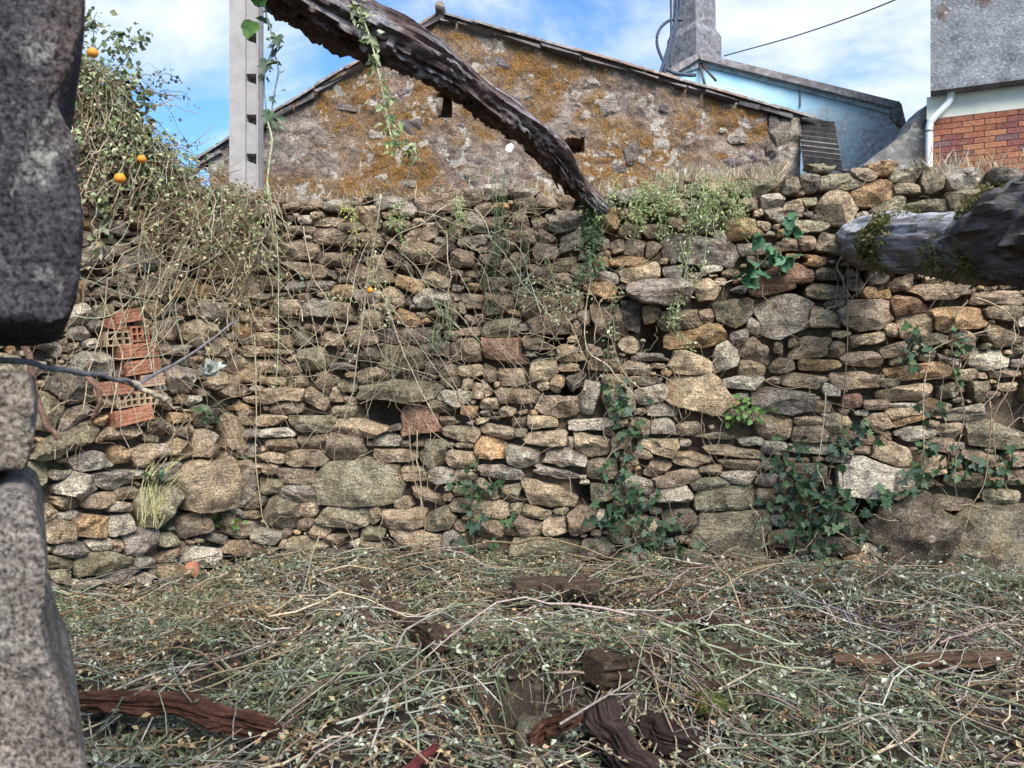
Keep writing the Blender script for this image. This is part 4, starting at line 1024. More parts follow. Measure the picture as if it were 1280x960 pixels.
stems(5600, stem_col, .08, .42, .0016, .0034, .030, dirbias=dirs).build('cut_stems', M_STEM, kind='stuff', origin=(0, 0, 0))
stems(700, stem_col, .35, 1.1, .0030, .0065, .060, bend=.35, seg=9, dirbias=dirs, sides=4).build('cut_brush', M_STEM, kind='stuff', origin=(0, 0, 0))
P = spread(21000, 1.6)
mb = MB(); N = ground_normal_jitter(len(P), .9)
z = gz(P[:, 0], P[:, 1]) + rng.exponential(.042, len(P)) + .004
scatter(mb, LEAF_V * np.array([1.15, 1, 1.6]), LEAF_F, np.column_stack([P, z]), frames(N, rng.uniform(0, 6.28, len(P))), rng.uniform(.011, .036, len(P)) * np.where(rng.uniform(0, 1, len(P)) < .05, 1.6, 1), leaf_col(P) * rng.uniform(.4, 1.5, len(P))[:, None])
mb.build('fallen_leaves', M_LEAF, kind='stuff', origin=(0, 0, 0))
# cut sprigs that still carry their leaves, greyish undersides up
P = spread(4200, 1.2); n = len(P)
sm, lm = MB(), MB(); setcol = zone_mix(P, [SILVER, GREEN, STRAW, DEADL], [lambda p: .6 + .6 * patch(p, 1.5, 75), lambda p: .26 + .6 * patch(p, 1.6, 73), lambda p: .2 + .40 * farL(p), lambda p: .22 + .3 * patch(p, 1.3, 79)])
for q in range(n):
    a = dirs[rng.integers(0, len(dirs))] + rng.normal(0, .7); L = rng.uniform(.10, .38); h = rng.exponential(.05); k = 7
    t = np.linspace(0, 1, k); cu = rng.normal(0, .35)
    x = P[q, 0] + L * (t * math.cos(a) - cu * t * t * math.sin(a)); y = np.minimum(P[q, 1] + L * (t * math.sin(a) + cu * t * t * math.cos(a)), 6 - .152 * (P[q, 0] + 2.118) - .05)
    z = gz(x, y) + .01 + h * (1 - .6 * t) + .10 * L * t * (1 - t) * rng.uniform(-1, 3)
    C = np.stack([x, y, np.maximum(z, gz(x, y) + .004)], -1); v, f, g = tube(C, np.linspace(.0034, .0014, k), 3, caps=False); sm.add(v, f, setcol[q] * rng.uniform(.45, .8), g)
    m_ = rng.integers(8, 20); i_ = rng.integers(1, k, m_); T = np.gradient(C, axis=0)[i_]
    N = ground_normal_jitter(m_, .7); base = C[i_]
    lx = np.arctan2(T[:, 1], T[:, 0]) - np.pi / 2 + np.where(np.arange(m_) % 2, .9, -.9) + rng.normal(0, .35, m_)
    scatter(lm, LEAF_V * np.array([1.05, 1, 1.8]), LEAF_F, base, frames(N, lx), rng.uniform(.013, .031, m_), setcol[q] * rng.uniform(.4, 1.45, m_)[:, None])
sm.build('cut_sprigs', M_STEM, kind='stuff', origin=(0, 0, 0)); lm.build('sprig_leaves', M_LEAF, kind='stuff', origin=(0, 0, 0))
# narrow green shoots and blades
P = spread(9000, 2.2); P = P[patch(P, 1.6, 73) > .0]
mb = MB(); N = rng.normal(0, 1, (len(P), 3)); N[:, 2] *= .5
z = gz(P[:, 0], P[:, 1]) + rng.exponential(.03, len(P))
scatter(mb, BLADE_V * np.array([1.2, 1, 1]), BLADE_F, np.column_stack([P, z]), frames(N, rng.uniform(-1.2, 1.2, len(P))), rng.uniform(.03, .09, len(P)), np.asarray(GREEN)[rng.integers(0, 4, len(P))] * rng.uniform(.7, 1.3, len(P))[:, None])
mb.build('grass', M_LEAF, kind='stuff', origin=(0, 0, 0))
# broken crumbs of bark and rot
P = spread(5000, 1.0)
mb = MB()
cub = np.array([(-1, -.5, -.3), (1, -.4, -.3), (1, .5, -.2), (-1, .5, -.3), (-.8, -.4, .3), (.9, -.3, .2), (.8, .4, .3), (-.9, .4, .2)]) * .5
scatter(mb, cub, BOXF, np.column_stack([P, gz(P[:, 0], P[:, 1]) + rng.uniform(.0, .03, len(P))]), frames(ground_normal_jitter(len(P)), rng.uniform(0, 6.28, len(P))), rng.uniform(.012, .05, len(P)), np.asarray(DEADL + PURPLE)[rng.integers(0, 8, len(P))] * .55)
mb.build('bark_litter', M_WOOD, kind='stuff', origin=(0, 0, 0))

# ------------------------------------------------------------------ timbers, stones and loose sticks lying in the brush
def timber(name, label, cat, p0, p1, th, tone, seed, flat=1.0, h0=.05, h1=.05, mat=None, ragged=.18, group=None):
    a, c = ground_pt(np.array(float(p0[0])), np.array(float(p0[1])), h0), ground_pt(np.array(float(p1[0])), np.array(float(p1[1])), h1)
    n = 90; t = np.linspace(0, 1, n)[:, None]; P = a * (1 - t) + c * t
    P = P + .012 * np.stack([vnoise(np.stack([t[:, 0] * 4, 0 * t[:, 0] + seed, 0 * t[:, 0]], -1), 3)] * 3, -1)
    Rr = th * np.interp(t[:, 0], [0, .03, .3, .5, .8, .97, 1], [.72, .92, 1.0, .93, 1.0, .88, .62])
    def dsp(L, an):
        sq = (np.abs(np.cos(an)) ** 5 + np.abs(np.sin(an)) ** 5) ** (-1 / 5.0)
        q = np.stack([L * 5 + seed, np.cos(an) * 2.4, np.sin(an) * 2.4], -1)
        gr = np.stack([L * .9 + seed, np.cos(an) * 5, np.sin(an) * 5], -1); sp_ = np.clip(1 - np.abs(vnoise(gr, seed)) * 4, 0, 1)
        s_ = np.sqrt(np.cos(an) ** 2 + (flat * np.sin(an)) ** 2)
        return sq * s_ * (1 + ragged * fbm(q * np.array([1.5, 1, 1]), seed, 4, .6) + .5 * ragged * fbm(gr * np.array([1, 1.5, 1.5]), seed + 2, 3) - .55 * ragged * sp_)
    v, f, g = tube(P, Rr, 40, dsp)
    b = MB(); b.add(v, f, tuple(.75 * q_ for q_ in tone), g)
    o = tag(b.build(name, mat or M_WOOD, sharp=45), label, cat, group); return o
timber('plank', 'rotten reddish brown plank lying in the brush beside the doorway jamb', 'plank', (100, 872), (352, 906), .040, (.15, .068, .045), 3, .7, .13, .12, None, .4)
timber('log', 'short broken brown log tilted in the brush, the longer of two in line', 'log', (449, 727), (500, 764), .040, (.15, .10, .075), 5, 1, .17, .13)
timber('log', 'stubby brown log stump end half sunk in brush below the tilted log', 'log', (512, 786), (549, 808), .054, (.13, .085, .06), 8, 1, .15, .13)
timber('timber', 'thick dark rotten timber lying across the brush, greenish on top', 'timber', (740, 838), (936, 824), .085, (.105, .072, .05), 11, .8, .11, .11)
timber('bark_slab', 'flat reddish slab of bark behind the thick dark timber', 'bark', (832, 778), (898, 782), .04, (.12, .06, .048), 13, .4, .10, .09)
timber('plank', 'long thin pale brown plank half buried in brush on the right', 'plank', (1040, 828), (1262, 822), .033, (.22, .14, .09), 17, .7, .12, .10)
c = ground_pt(np.array(694.), np.array(741.), .12)
b = MB(); u, v_ = np.meshgrid(np.linspace(-1, 1, 24), np.linspace(0, 1, 12)); q = np.stack([u * .25 * (1 + .12 * fbm(np.stack([v_ * 6, 0 * u, 0 * u], -1), 4)), v_ * .20 + .03 * fbm(np.stack([u * 6, 0 * u, 0 * u], -1), 9, 4), .012 * fbm(np.stack([u * 3, v_ * 3, 0 * u], -1), 6)], -1).reshape(-1, 3) + [c[0], 4.60, .13]
i_ = np.arange(11)[:, None] * 24; j_ = np.arange(23)[None]; Fq = np.stack([i_ + j_, i_ + j_ + 1, i_ + 25 + j_, i_ + 24 + j_], -1).reshape(-1, 4); ed = np.concatenate([np.arange(24), 23 + 24 * np.arange(1, 12), 264 + np.arange(22, -1, -1), 24 * np.arange(10, 0, -1)])
b.add(np.concatenate([q, q - [0, 0, .035]]), [Fq, Fq[:, ::-1] + 288, np.stack([ed, ed + 288, np.roll(ed, -1) + 288, np.roll(ed, -1)], -1)], (.10, .07, .052), np.concatenate([q, q])[:, [0, 1, 2]])
tag(b.build('board', M_WOOD, sharp=40), 'dark board bridging the hole in the middle of the brush heap', 'board')
timber('beam', 'purplish decayed beam running down to the bottom edge beside the block of stone', 'beam', (742, 888), (812, 972), .052, (.085, .058, .05), 23, .8, .12, .10, None, .34)
timber('stick', 'dark red stick poking out of the brush at the bottom edge', 'stick', (505, 968), (548, 930), .014, (.20, .05, .05), 29, 1, .10, .06, M_WOOD, .05)
timber('rotten_stump', 'orange brown lump of rotten wood on top of the grey stone block', 'wood lump', (668, 893), (724, 897), .034, (.17, .08, .05), 31, .6, .15, .15, None, .6)
timber('timber', 'dark timber end among the brush bottom right of centre', 'timber', (800, 905), (870, 938), .05, (.07, .048, .042), 37, .8, .05, .05, None, .3)
timber('board', 'brown flat broken board lying behind the mossy clump, low in the brush', 'board', (860, 850), (940, 872), .045, (.14, .09, .07), 41, .5, .02, .02)

def boulder(name, label, cat, px, py, w, hgt, d, tone, seed, lift=0.0, mat=None):
    p = ground_pt(np.array(float(px)), np.array(float(py)), lift)
    u, v_ = np.meshgrid(np.linspace(0, 2 * np.pi, 34, endpoint=False), np.linspace(0.02, np.pi - .02, 20))
    D = np.stack([np.cos(u) * np.sin(v_), np.sin(u) * np.sin(v_), np.cos(v_)], -1).reshape(-1, 3)
    q = (np.abs(D) ** 4).sum(1) ** (-1 / 4.0); r = np.random.default_rng(seed)
    for _ in range(10):
        n_ = r.normal(0, 1, 3); n_ /= np.linalg.norm(n_); q = np.minimum(q, r.uniform(.55, .95) / np.maximum(D @ n_, .15))
    V = D * q[:, None] * (1 + .07 * fbm(D * 2.2 + seed, seed, 4))[:, None] * np.array([w, d, hgt]) / 2 + p
    i = np.arange(19)[:, None] * 34; j = np.arange(34)[None]; k = (j + 1) % 34
    b = MB(); b.add(V, [np.stack([i + j, i + 34 + j, i + 34 + k, i + k], -1).reshape(-1, 4), np.arange(34)[None], np.arange(34)[::-1][None] + 19 * 34], tone)
    return tag(b.build(name, mat or M_STONE, sharp=40), label, cat)
boulder('stone_block', 'grey stone block in the dark hollow at the bottom centre of the brush', 'stone', 682, 935, .25, .28, .22, (.15, .14, .11), 3, .05)
mossy = boulder('moss_clump', 'rounded olive green moss clump on the brush right of the grey block', 'moss', 885, 884, .13, .07, .12, (.06, .07, .02), 7, .07, M_SOIL)
mb = MB(); n = 1500; D = rng.normal(0, 1, (n, 3)); D /= np.linalg.norm(D, axis=1)[:, None]
scatter(mb, BLADE_V * np.array([2.0, 1, 1]), BLADE_F, WLOC[mossy.name] + [0, 0, .035] + D * np.array([.066, .06, .036]), frames(D + rng.normal(0, .5, (n, 3)), rng.uniform(0, 6.28, n)), rng.uniform(.008, .020, n), np.array([(.11, .12, .03), (.07, .085, .02), (.16, .16, .05)])[rng.integers(0, 3, n)])
mb.build('moss', M_LEAF, mossy, kind='stuff')
boulder('brick_fragment', 'broken orange brick fragment standing in litter at the foot of the left wall', 'brick fragment', 240, 715, .10, .15, .07, (.36, .15, .085), 9, .03, M_BRICK)
boulder('stone', 'pale small loose stone in litter right of the brick fragment', 'stone', 274, 700, .10, .06, .07, (.52, .42, .27), 13, .04)
boulder('stone', 'small pointed white stone on the litter below the ivy column', 'stone', 912, 718, .07, .08, .05, (.62, .62, .58), 15, .05)

STICKS = [
 ('pale stick lying across the dark board over the hole', (622, 762), (742, 722), .006, (.42, .35, .26), .12, .20),
 ('brown curved cane draped over the right end of the dark board', (700, 724), (790, 764), .006, (.30, .21, .15), .21, .08),
 ('thin grey cane hanging over the front of the dark hole', (655, 775), (712, 728), .005, (.36, .32, .27), .10, .20),
 ('long straw-coloured stem leaning from the mossy block down onto the litter', (400, 668), (374, 760), .006, (.46, .37, .26), .34, .05),
 ('long pale stick slanting up right across the litter below the wall', (640, 772), (790, 692), .007, (.50, .44, .36), .05, .12),
 ('bare pale branch lying towards the right boulders', (860, 728), (1072, 764), .008, (.44, .38, .32), .08, .05),
 ('grey stick lying left to right behind the reddish plank', (130, 868), (345, 800), .007, (.42, .37, .30), .06, .10),
 ('curved grey twig near the bottom left by the jamb', (115, 950), (232, 955), .007, (.30, .29, .30), .09, .07),
 ('green-brown long cane crossing the litter left of centre', (200, 870), (392, 795), .006, (.34, .32, .18), .09, .13),
 ('pale forked stick upright-leaning in the bottom centre brush', (462, 955), (486, 862), .007, (.48, .44, .38), .03, .18),
 ('thin pale stick bent over the brush heap above the stone block', (592, 845), (628, 882), .006, (.60, .56, .48), .22, .22),
 ('brown stick leaning in brush at bottom centre left', (495, 922), (545, 962), .007, (.40, .28, .18), .16, .10),
 ('thin upright dead stem right of the mossy clump', (884, 958), (892, 880), .005, (.32, .27, .20), .02, .22),
 ('thin upright dark stem in brush right of the dark timber', (1020, 945), (1022, 850), .004, (.22, .19, .15), .0, .26),
 ('long brown stick on the litter at the right edge', (1205, 795), (1290, 768), .009, (.33, .25, .19), .06, .08),
 ('purple-grey slanting stick bundle stem right of centre', (990, 742), (1150, 800), .008, (.27, .23, .25), .14, .08),
 ('long grey cane running down right below the boulders', (960, 700), (1090, 790), .007, (.36, .31, .29), .14, .08),
 ('pale stick crossing the pale brown plank', (1100, 870), (1180, 790), .006, (.46, .40, .33), .06, .12),
 ('dark thin cane over the brush at bottom right', (950, 905), (1090, 800), .005, (.17, .19, .12), .10, .12),
 ('pale bent stick at the bottom right corner', (1090, 945), (1150, 912), .008, (.55, .44, .30), .05, .10),
 ('long pale cane across the brush heap, left of the stone block', (420, 905), (620, 845), .006, (.42, .42, .33), .10, .18),
 ('thin grey cane draped over the heap right of the stone block', (700, 905), (900, 800), .006, (.33, .29, .25), .16, .12),
 ('brown cane lying in the lower right brush', (1010, 880), (1180, 930), .007, (.28, .18, .14), .08, .06)]
for lab, a, c, r_, tone, h0, h1 in STICKS:
    A_, C_ = ground_pt(np.array(float(a[0])), np.array(float(a[1])), h0), ground_pt(np.array(float(c[0])), np.array(float(c[1])), h1)
    L = np.linalg.norm(C_ - A_)
    P = smooth_path([A_] + [A_ + (C_ - A_) * t + rng.normal(0, .022 * L, 3) for t in (.3, .65)] + [C_], 16)
    v, f, g = tube(P, np.linspace(r_, r_ * .5, 16) * .8, 6); tone = tuple(.72 * q for q in tone); b = MB(); b.add(v, f, tone, g)
    for _ in range(2):
        k0 = rng.integers(4, 13); d = (P[k0] - P[k0 - 1]); d /= np.linalg.norm(d); e = d + rng.normal(0, .5, 3); e /= np.linalg.norm(e)
        v, f, g = tube([P[k0], P[k0] + e * L * .09, P[k0] + e * L * .17 + rng.normal(0, .01, 3)], [r_ * .6, r_ * .45, r_ * .25], 5); b.add(v, f, tone, g)
    tag(b.build('stick', M_STEM), lab, 'stick')

# ------------------------------------------------------------------ plants on the walls
def foliage(mb, P, n, size, spreadr, cols, tv=LEAF_V, tf=LEAF_F, hang=.3, towards=1.0):
    """Leaves along a stem path."""
    i = rng.integers(0, len(P), n); pos = P[i] + rng.normal(0, spreadr, (n, 3))
    N = rng.normal(0, 1, (n, 3)); N[:, 1] -= towards; N[:, 2] += .4
    scatter(mb, tv, tf, pos, frames(N, np.pi + rng.normal(0, 1.2, n) if hang else rng.uniform(0, 6.28, n)), rng.uniform(.6, 1.25, n) * size, np.asarray(cols)[rng.integers(0, len(cols), n)] * rng.uniform(.7, 1.3, n)[:, None])
def wall_path(wall, pts, n, off=(.10, .16), wob=.012):
    pts = np.asarray(pts, float); o = np.interp(np.linspace(0, 1, len(pts)), [0, 1], off)
    P = smooth_path(wall.at(pts[:, 0], pts[:, 1], o), n)
    t = np.linspace(0, 6, n); s_ = rng.uniform(0, 99)
    return P + wob * np.stack([vnoise(np.stack([t + s_ + q * 9, t * 0, t * 0], -1), q) for q in range(3)], -1)
VINE_G = [(.26, .33, .13), (.32, .38, .18), (.20, .27, .10), (.38, .42, .24)]
PALE_G = [(.40, .43, .28), (.34, .40, .24), (.46, .48, .34), (.28, .34, .17)]
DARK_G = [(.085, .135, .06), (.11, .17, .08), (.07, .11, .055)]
DRY = [(.42, .33, .21), (.34, .25, .15), (.50, .42, .30), (.27, .19, .12)]

def vine(name, label, cat, wall, strands, leaf_n, leaf_s, lcols, scols, r_=.0028, spreadr=.02, off=(.08, .15), blade=True, wob=.015):
    P0 = wall.at(np.array(float(strands[0][0][0])), np.array(float(strands[0][0][1])), .1)
    t = thing(name, label, cat, P0)
    lb = MB()
    for st in strands:
        sb = MB()
        P = wall_path(wall, st, 22, (off[0] + rng.uniform(-.02, .04), off[1] + rng.uniform(-.03, .08)), wob)
        v, f, g = tube(P, np.linspace(r_, r_ * .6, 22), 4); sb.add(v, f, np.asarray(scols)[rng.integers(0, len(scols))], g)
        L = np.linalg.norm(np.diff(P, axis=0), axis=1).sum()
        if leaf_n: foliage(lb, P, max(3, int(leaf_n * L)), leaf_s, spreadr, lcols, BLADE_V * np.array([2.0, 1, 1]) if blade else LEAF_V, BLADE_F if blade else LEAF_F)
        sb.build('stem', M_STEM, t)
    if leaf_n: lb.build('foliage', M_LEAF, t, kind='stuff')
    return t
def fan(px, py, dx, dy, n, jx=14, ln=(.5, 1.1)):
    """n hanging strands from near (px, py)."""
    out = []
    for _ in range(n):
        x, y = px + rng.normal(0, dx * .4), py + rng.normal(0, 8); L = dy * rng.uniform(*ln); e = rng.normal(0, jx)
        out.append([(x, y), (x + e * .3 + rng.normal(0, 3), y + L * .35), (x + e * .6 + rng.normal(0, 4), y + L * .7), (x + e, y + L)])
    return out
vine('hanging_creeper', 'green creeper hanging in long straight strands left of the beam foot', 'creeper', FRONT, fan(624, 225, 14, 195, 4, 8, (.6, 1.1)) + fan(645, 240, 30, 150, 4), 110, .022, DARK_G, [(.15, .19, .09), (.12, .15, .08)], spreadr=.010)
vine('hanging_creeper', 'bright green leafy creeper spilling over the wall top right of the beam foot', 'creeper', FRONT, fan(800, 236, 60, 60, 9, 30) + [[(752, 258), (790, 250), (830, 246), (880, 240)], [(770, 275), (800, 262), (850, 262)]], 230, .032, VINE_G, VINE_G, spreadr=.035)
vine('hanging_creeper', 'pale green creeper strand dangling to mid wall above the reddish slab', 'creeper', FRONT, [[(868, 225), (862, 280), (858, 330), (848, 385), (842, 405)], [(880, 225), (886, 280), (878, 330), (862, 365)], [(850, 300), (856, 345), (846, 375)], [(846, 360), (836, 395), (862, 432)]], 190, .030, VINE_G + PALE_G, PALE_G, spreadr=.026)
vine('hanging_creeper', 'short green creeper tufts at the wall crest under the lichened quoins', 'creeper', FRONT, fan(905, 232, 40, 60, 8, 16) + fan(880, 240, 24, 70, 4), 190, .030, VINE_G, VINE_G, spreadr=.03)
vine('yellow_creeper', 'yellow leafed creeper sprig hanging at the top of the wall', 'creeper', FRONT, [[(430, 255), (440, 262), (446, 272)], [(440, 262), (443, 290), (444, 322)], [(428, 258), (436, 266)]], 150, .026, [(.50, .43, .08), (.44, .40, .10), (.38, .38, .12)], PALE_G, spreadr=.022, blade=False)
vine('climbing_plant', 'tall thin pale green climber with leaf whorls, hanging from the left wall crest', 'climber', FRONT, [[(334, 225), (341, 270), (346, 340), (348, 410), (347, 485)]], 45, .034, VINE_G, [(.40, .44, .26)], r_=.005, spreadr=.016)
vine('climbing_plant', 'wispy grey green climber with an orange fruit, above the mossy lintel stone', 'climber', FRONT, [[(476, 250), (468, 300), (458, 340), (452, 385), (440, 450)], [(470, 300), (466, 330), (478, 372), (490, 395)], [(455, 340), (430, 372), (410, 378)], [(458, 350), (470, 385), (474, 410)], [(480, 330), (470, 348), (484, 372)]], 60, .030, PALE_G, DRY, spreadr=.022, blade=False)
vine('climbing_plant', 'matted grey green creeper in the middle of the wall, left of the beam', 'climber', FRONT, [[(648, 360), (700, 366), (740, 368)], [(660, 372), (700, 385), (730, 372)], [(640, 350), (690, 352), (720, 362)], [(670, 345), (700, 375), (690, 400)], [(652, 380), (690, 362), (730, 380)]], 120, .026, PALE_G + [(.2, .2, .14)], DRY, spreadr=.02, blade=False)
vine('hanging_creeper', 'thin green creeper strands under the flat pale stone, above the lintel', 'creeper', FRONT, fan(556, 375, 10, 60, 4, 6), 110, .026, DARK_G, VINE_G, spreadr=.012)
vine('hanging_creeper', 'small green tufts at wall top midway between pole and beam', 'creeper', FRONT, fan(575, 245, 14, 45, 4, 8) + fan(500, 262, 20, 40, 4, 10), 130, .030, VINE_G, VINE_G, spreadr=.018)
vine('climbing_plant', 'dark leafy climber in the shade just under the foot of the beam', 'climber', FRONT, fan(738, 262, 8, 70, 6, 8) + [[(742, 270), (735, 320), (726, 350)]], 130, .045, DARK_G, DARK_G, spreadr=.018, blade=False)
vine('climbing_plant', 'slender climber with dull leaves in the middle of the wall above the ivy column', 'climber', FRONT, [[(770, 355), (764, 400), (758, 450), (770, 490)], [(758, 385), (770, 420), (766, 455)]], 90, .036, DARK_G + PALE_G[2:3], DRY, spreadr=.024, blade=False)
DRYV = [
 ('dry pale stem arching down the wall left of the lintel stone', [[(378, 285), (386, 320), (392, 345), (408, 375), (420, 410), (436, 440)], [(410, 380), (425, 385), (440, 360)]]),
 ('long dry stem hanging from the wall top past the mossy lintel', [[(476, 240), (472, 290), (462, 340), (454, 400), (450, 440), (436, 500), (420, 545)]]),
 ('dry straight stem hanging beside the corner of the two walls', [[(318, 420), (318, 500), (320, 580), (328, 640), (334, 662)]]),
 ('dry double stem running from the lintel hole down to the ground', [[(513, 535), (516, 575), (524, 615), (530, 660), (520, 690)], [(520, 540), (522, 590), (529, 650)]]),
 ('dry looping stem hanging from the right log', [[(1062, 300), (1052, 320), (1050, 345), (1060, 365), (1078, 384)], [(1066, 305), (1072, 330), (1072, 370)]]),
 ('long thin dry stem down the wall below the log', [[(1061, 300), (1060, 360), (1058, 420), (1056, 470), (1052, 540), (1054, 630)]]),
 ('pair of pale stout shoots standing against the right wall', [[(1188, 410), (1190, 440), (1198, 480), (1204, 520), (1198, 560), (1194, 605)], [(1156, 585), (1154, 520), (1156, 460), (1164, 440), (1190, 425), (1248, 410)], [(1190, 396), (1198, 388), (1210, 375)], [(1196, 460), (1208, 445), (1222, 438)]]),
 ('forked dry cane leaning by the right edge of the wall', [[(1282, 440), (1262, 490), (1244, 520), (1240, 560), (1250, 600), (1276, 640)], [(1238, 500), (1236, 560), (1228, 610), (1200, 665)]]),
 ('dry curled stem arching on the right wall below the rotten log', [[(1220, 372), (1245, 380), (1262, 398), (1270, 412), (1264, 430)]]),
 ('dry stem bending across the middle of the wall to the slab stone', [[(742, 430), (748, 390), (752, 372), (790, 368), (820, 350)], [(740, 330), (728, 420), (750, 450), (772, 470), (795, 495)]]),
 ('fine dry stem crossing the wall right of the ivy column', [[(760, 440), (790, 475), (830, 500), (860, 505)]]),
 ('leaning dry twig rising from litter before the right ivy', [[(940, 630), (950, 655), (958, 685), (966, 715)], [(950, 655), (944, 640)]]),
 ('thin dry creeper hanging over the large pale stone on the right', [[(1030, 490), (1028, 540), (1025, 580), (1030, 612)], [(1052, 600), (1040, 640), (1002, 690)]]),
 ('two thin dry strands hanging left of the beam foot', [[(560, 290), (562, 350), (560, 410)], [(682, 370), (680, 410), (674, 440)]]),
]
for lab, st in DRYV:
    vine('dry_vine', lab, 'dry vine', FRONT, st, 14, .022, DRY + PALE_G[:1], DRY, r_=.0055, spreadr=.012, off=(.09, .13), blade=False)
# fine tangle of hair-thin dead tendrils over both walls
mb = MB()
def tendrils(mb, wall, n, xr, yr, L, off=(.06, .14), r_=.0016, down=1.0, cols=DRY):
    for _ in range(n):
        x, y = rng.uniform(*xr), rng.uniform(*yr); a = rng.normal(math.pi / 2, .8) if rng.uniform() < down else rng.uniform(0, 6.28); l = L * rng.uniform(.4, 1.2)
        pts = [(x, y)]
        for q in range(3):
            a += rng.normal(0, .35); pts.append((pts[-1][0] + math.cos(a) * l / 3, pts[-1][1] + math.sin(a) * l / 3))
        P = wall_path(wall, pts, 9, off, .02); v, f, g = tube(P, r_ * rng.uniform(.7, 1.5), 3, caps=False); mb.add(v, f, np.asarray(cols)[rng.integers(0, len(cols))] * rng.uniform(.7, 1.2), g)
tendrils(mb, FRONT, 260, (305, 760), (240, 470), 90)
tendrils(mb, FRONT, 120, (760, 1290), (240, 640), 80)
tendrils(mb, FRONT, 90, (305, 900), (450, 690), 70)
tendrils(mb, FRONT, 36, (305, 720), (245, 420), 190, (.10, .16), .0024, 1.0, DRY[:3:2] + PALE_G[:1])
tendrils(mb, LEFT, 40, (120, 305), (220, 420), 170, (.10, .16), .0024, 1.0, DRY[:3:2] + PALE_G[:1])
tendrils(mb, LEFT, 130, (60, 310), (300, 560), 80)
mb.build('dead_tendrils', M_STEM, kind='stuff', origin=(0, 0, 0))

# bushy dead creeper over the left wall's crest
mb = MB(); lb = MB()
for _ in range(620):
    x = rng.uniform(62, 335); ty = np.interp(x, LTOP[:, 0], LTOP[:, 1]) if x < 305 else 240
    y = ty + rng.exponential(54) - 10
    if y > 400: continue
    wl = LEFT if x < 305 else FRONT
    a = math.pi / 2 + rng.normal(0, .75); l = rng.uniform(30, 110); o = rng.uniform(.03, .20)
    pts = [(x, y)]
    for q in range(3):
        a += rng.normal(0, .4); pts.append((pts[-1][0] + math.cos(a) * l / 3, pts[-1][1] + math.sin(a) * l / 3))
    P = wall_path(wl, pts, 8, (o, o + .05), .02); v, f, g = tube(P, rng.uniform(.0018, .0042), 3, caps=False)
    mb.add(v, f, np.asarray(DRY)[rng.integers(0, 4)] * rng.uniform(.6, 1.15), g)
    if rng.uniform() < .45:
        gr = y - ty < 60 + 50 * vnoise(np.array([[x * .03, y * .03, 0]]), 5)[0]
        cols = (PALE_G + VINE_G + DARK_G[:1]) if (gr and rng.uniform() < .85) else DRY
        foliage(lb, P, 14, .038, .035, cols, LEAF_V * np.array([1.1, 1, 1.5]), LEAF_F)
mb.build('dead_creeper', M_STEM, kind='stuff', origin=(0, 0, 0)); lb.build('creeper_foliage', M_LEAF, kind='stuff', origin=(0, 0, 0))
# arching bramble sprays against the sky
def spray(label, strands, n=70, size=.045, cols=None, r_=.0042):
    t = thing('bramble', label, 'bramble', LEFT.at(np.array(float(strands[0][0][0])), np.array(float(strands[0][0][1])), .05))
    lb = MB()
    for st in strands:
        sb = MB()
        P = wall_path(LEFT, st, 20, (.05, .10), .012); v, f, g = tube(P, np.linspace(r_, r_ * .5, 20), 4); sb.add(v, f, (.20, .22, .16), g)
        foliage(lb, P, int(n * np.linalg.norm(np.diff(P, axis=0), axis=1).sum()), size, .028, cols or PALE_G + [(.22, .28, .20)], LEAF_V * np.array([1.5, 1, 1]))
        sb.build('stem', M_STEM, t); lb.build('foliage', M_LEAF, t, kind='stuff')
spray('leafy bramble spray at the very top of the left wall, beside the dark jamb', [[(108, 90), (115, 40), (122, 14)], [(112, 70), (140, 40), (152, 48), (168, 70)], [(130, 110), (150, 80), (172, 48), (180, 42)], [(120, 100), (140, 70), (160, 60)], [(140, 120), (165, 100), (178, 88)]], 130, .048)
spray('thin arching bramble cane with sparse leaves against the sky by the pole', [[(170, 150), (186, 105), (200, 92), (215, 92), (222, 104)], [(178, 100), (198, 118), (212, 140), (226, 165), (240, 190)], [(200, 112), (215, 114), (234, 120), (236, 132)], [(200, 92), (203, 104), (198, 112)]], 55, .030, [(.18, .21, .20), (.26, .28, .24)], .0032)
spray('dense green bramble bush hanging down the left wall below the sky spray', [[(140, 100), (160, 120), (172, 150), (176, 190)], [(150, 90), (175, 110), (180, 140)], [(130, 95), (150, 130), (160, 175), (150, 215)], [(160, 140), (185, 170), (190, 215)], [(180, 160), (205, 190), (220, 240)], [(120, 170), (140, 200), (165, 215)], [(150, 190), (180, 225), (185, 270)], [(110, 230), (130, 260), (120, 300)]], 190, .052, PALE_G + VINE_G)
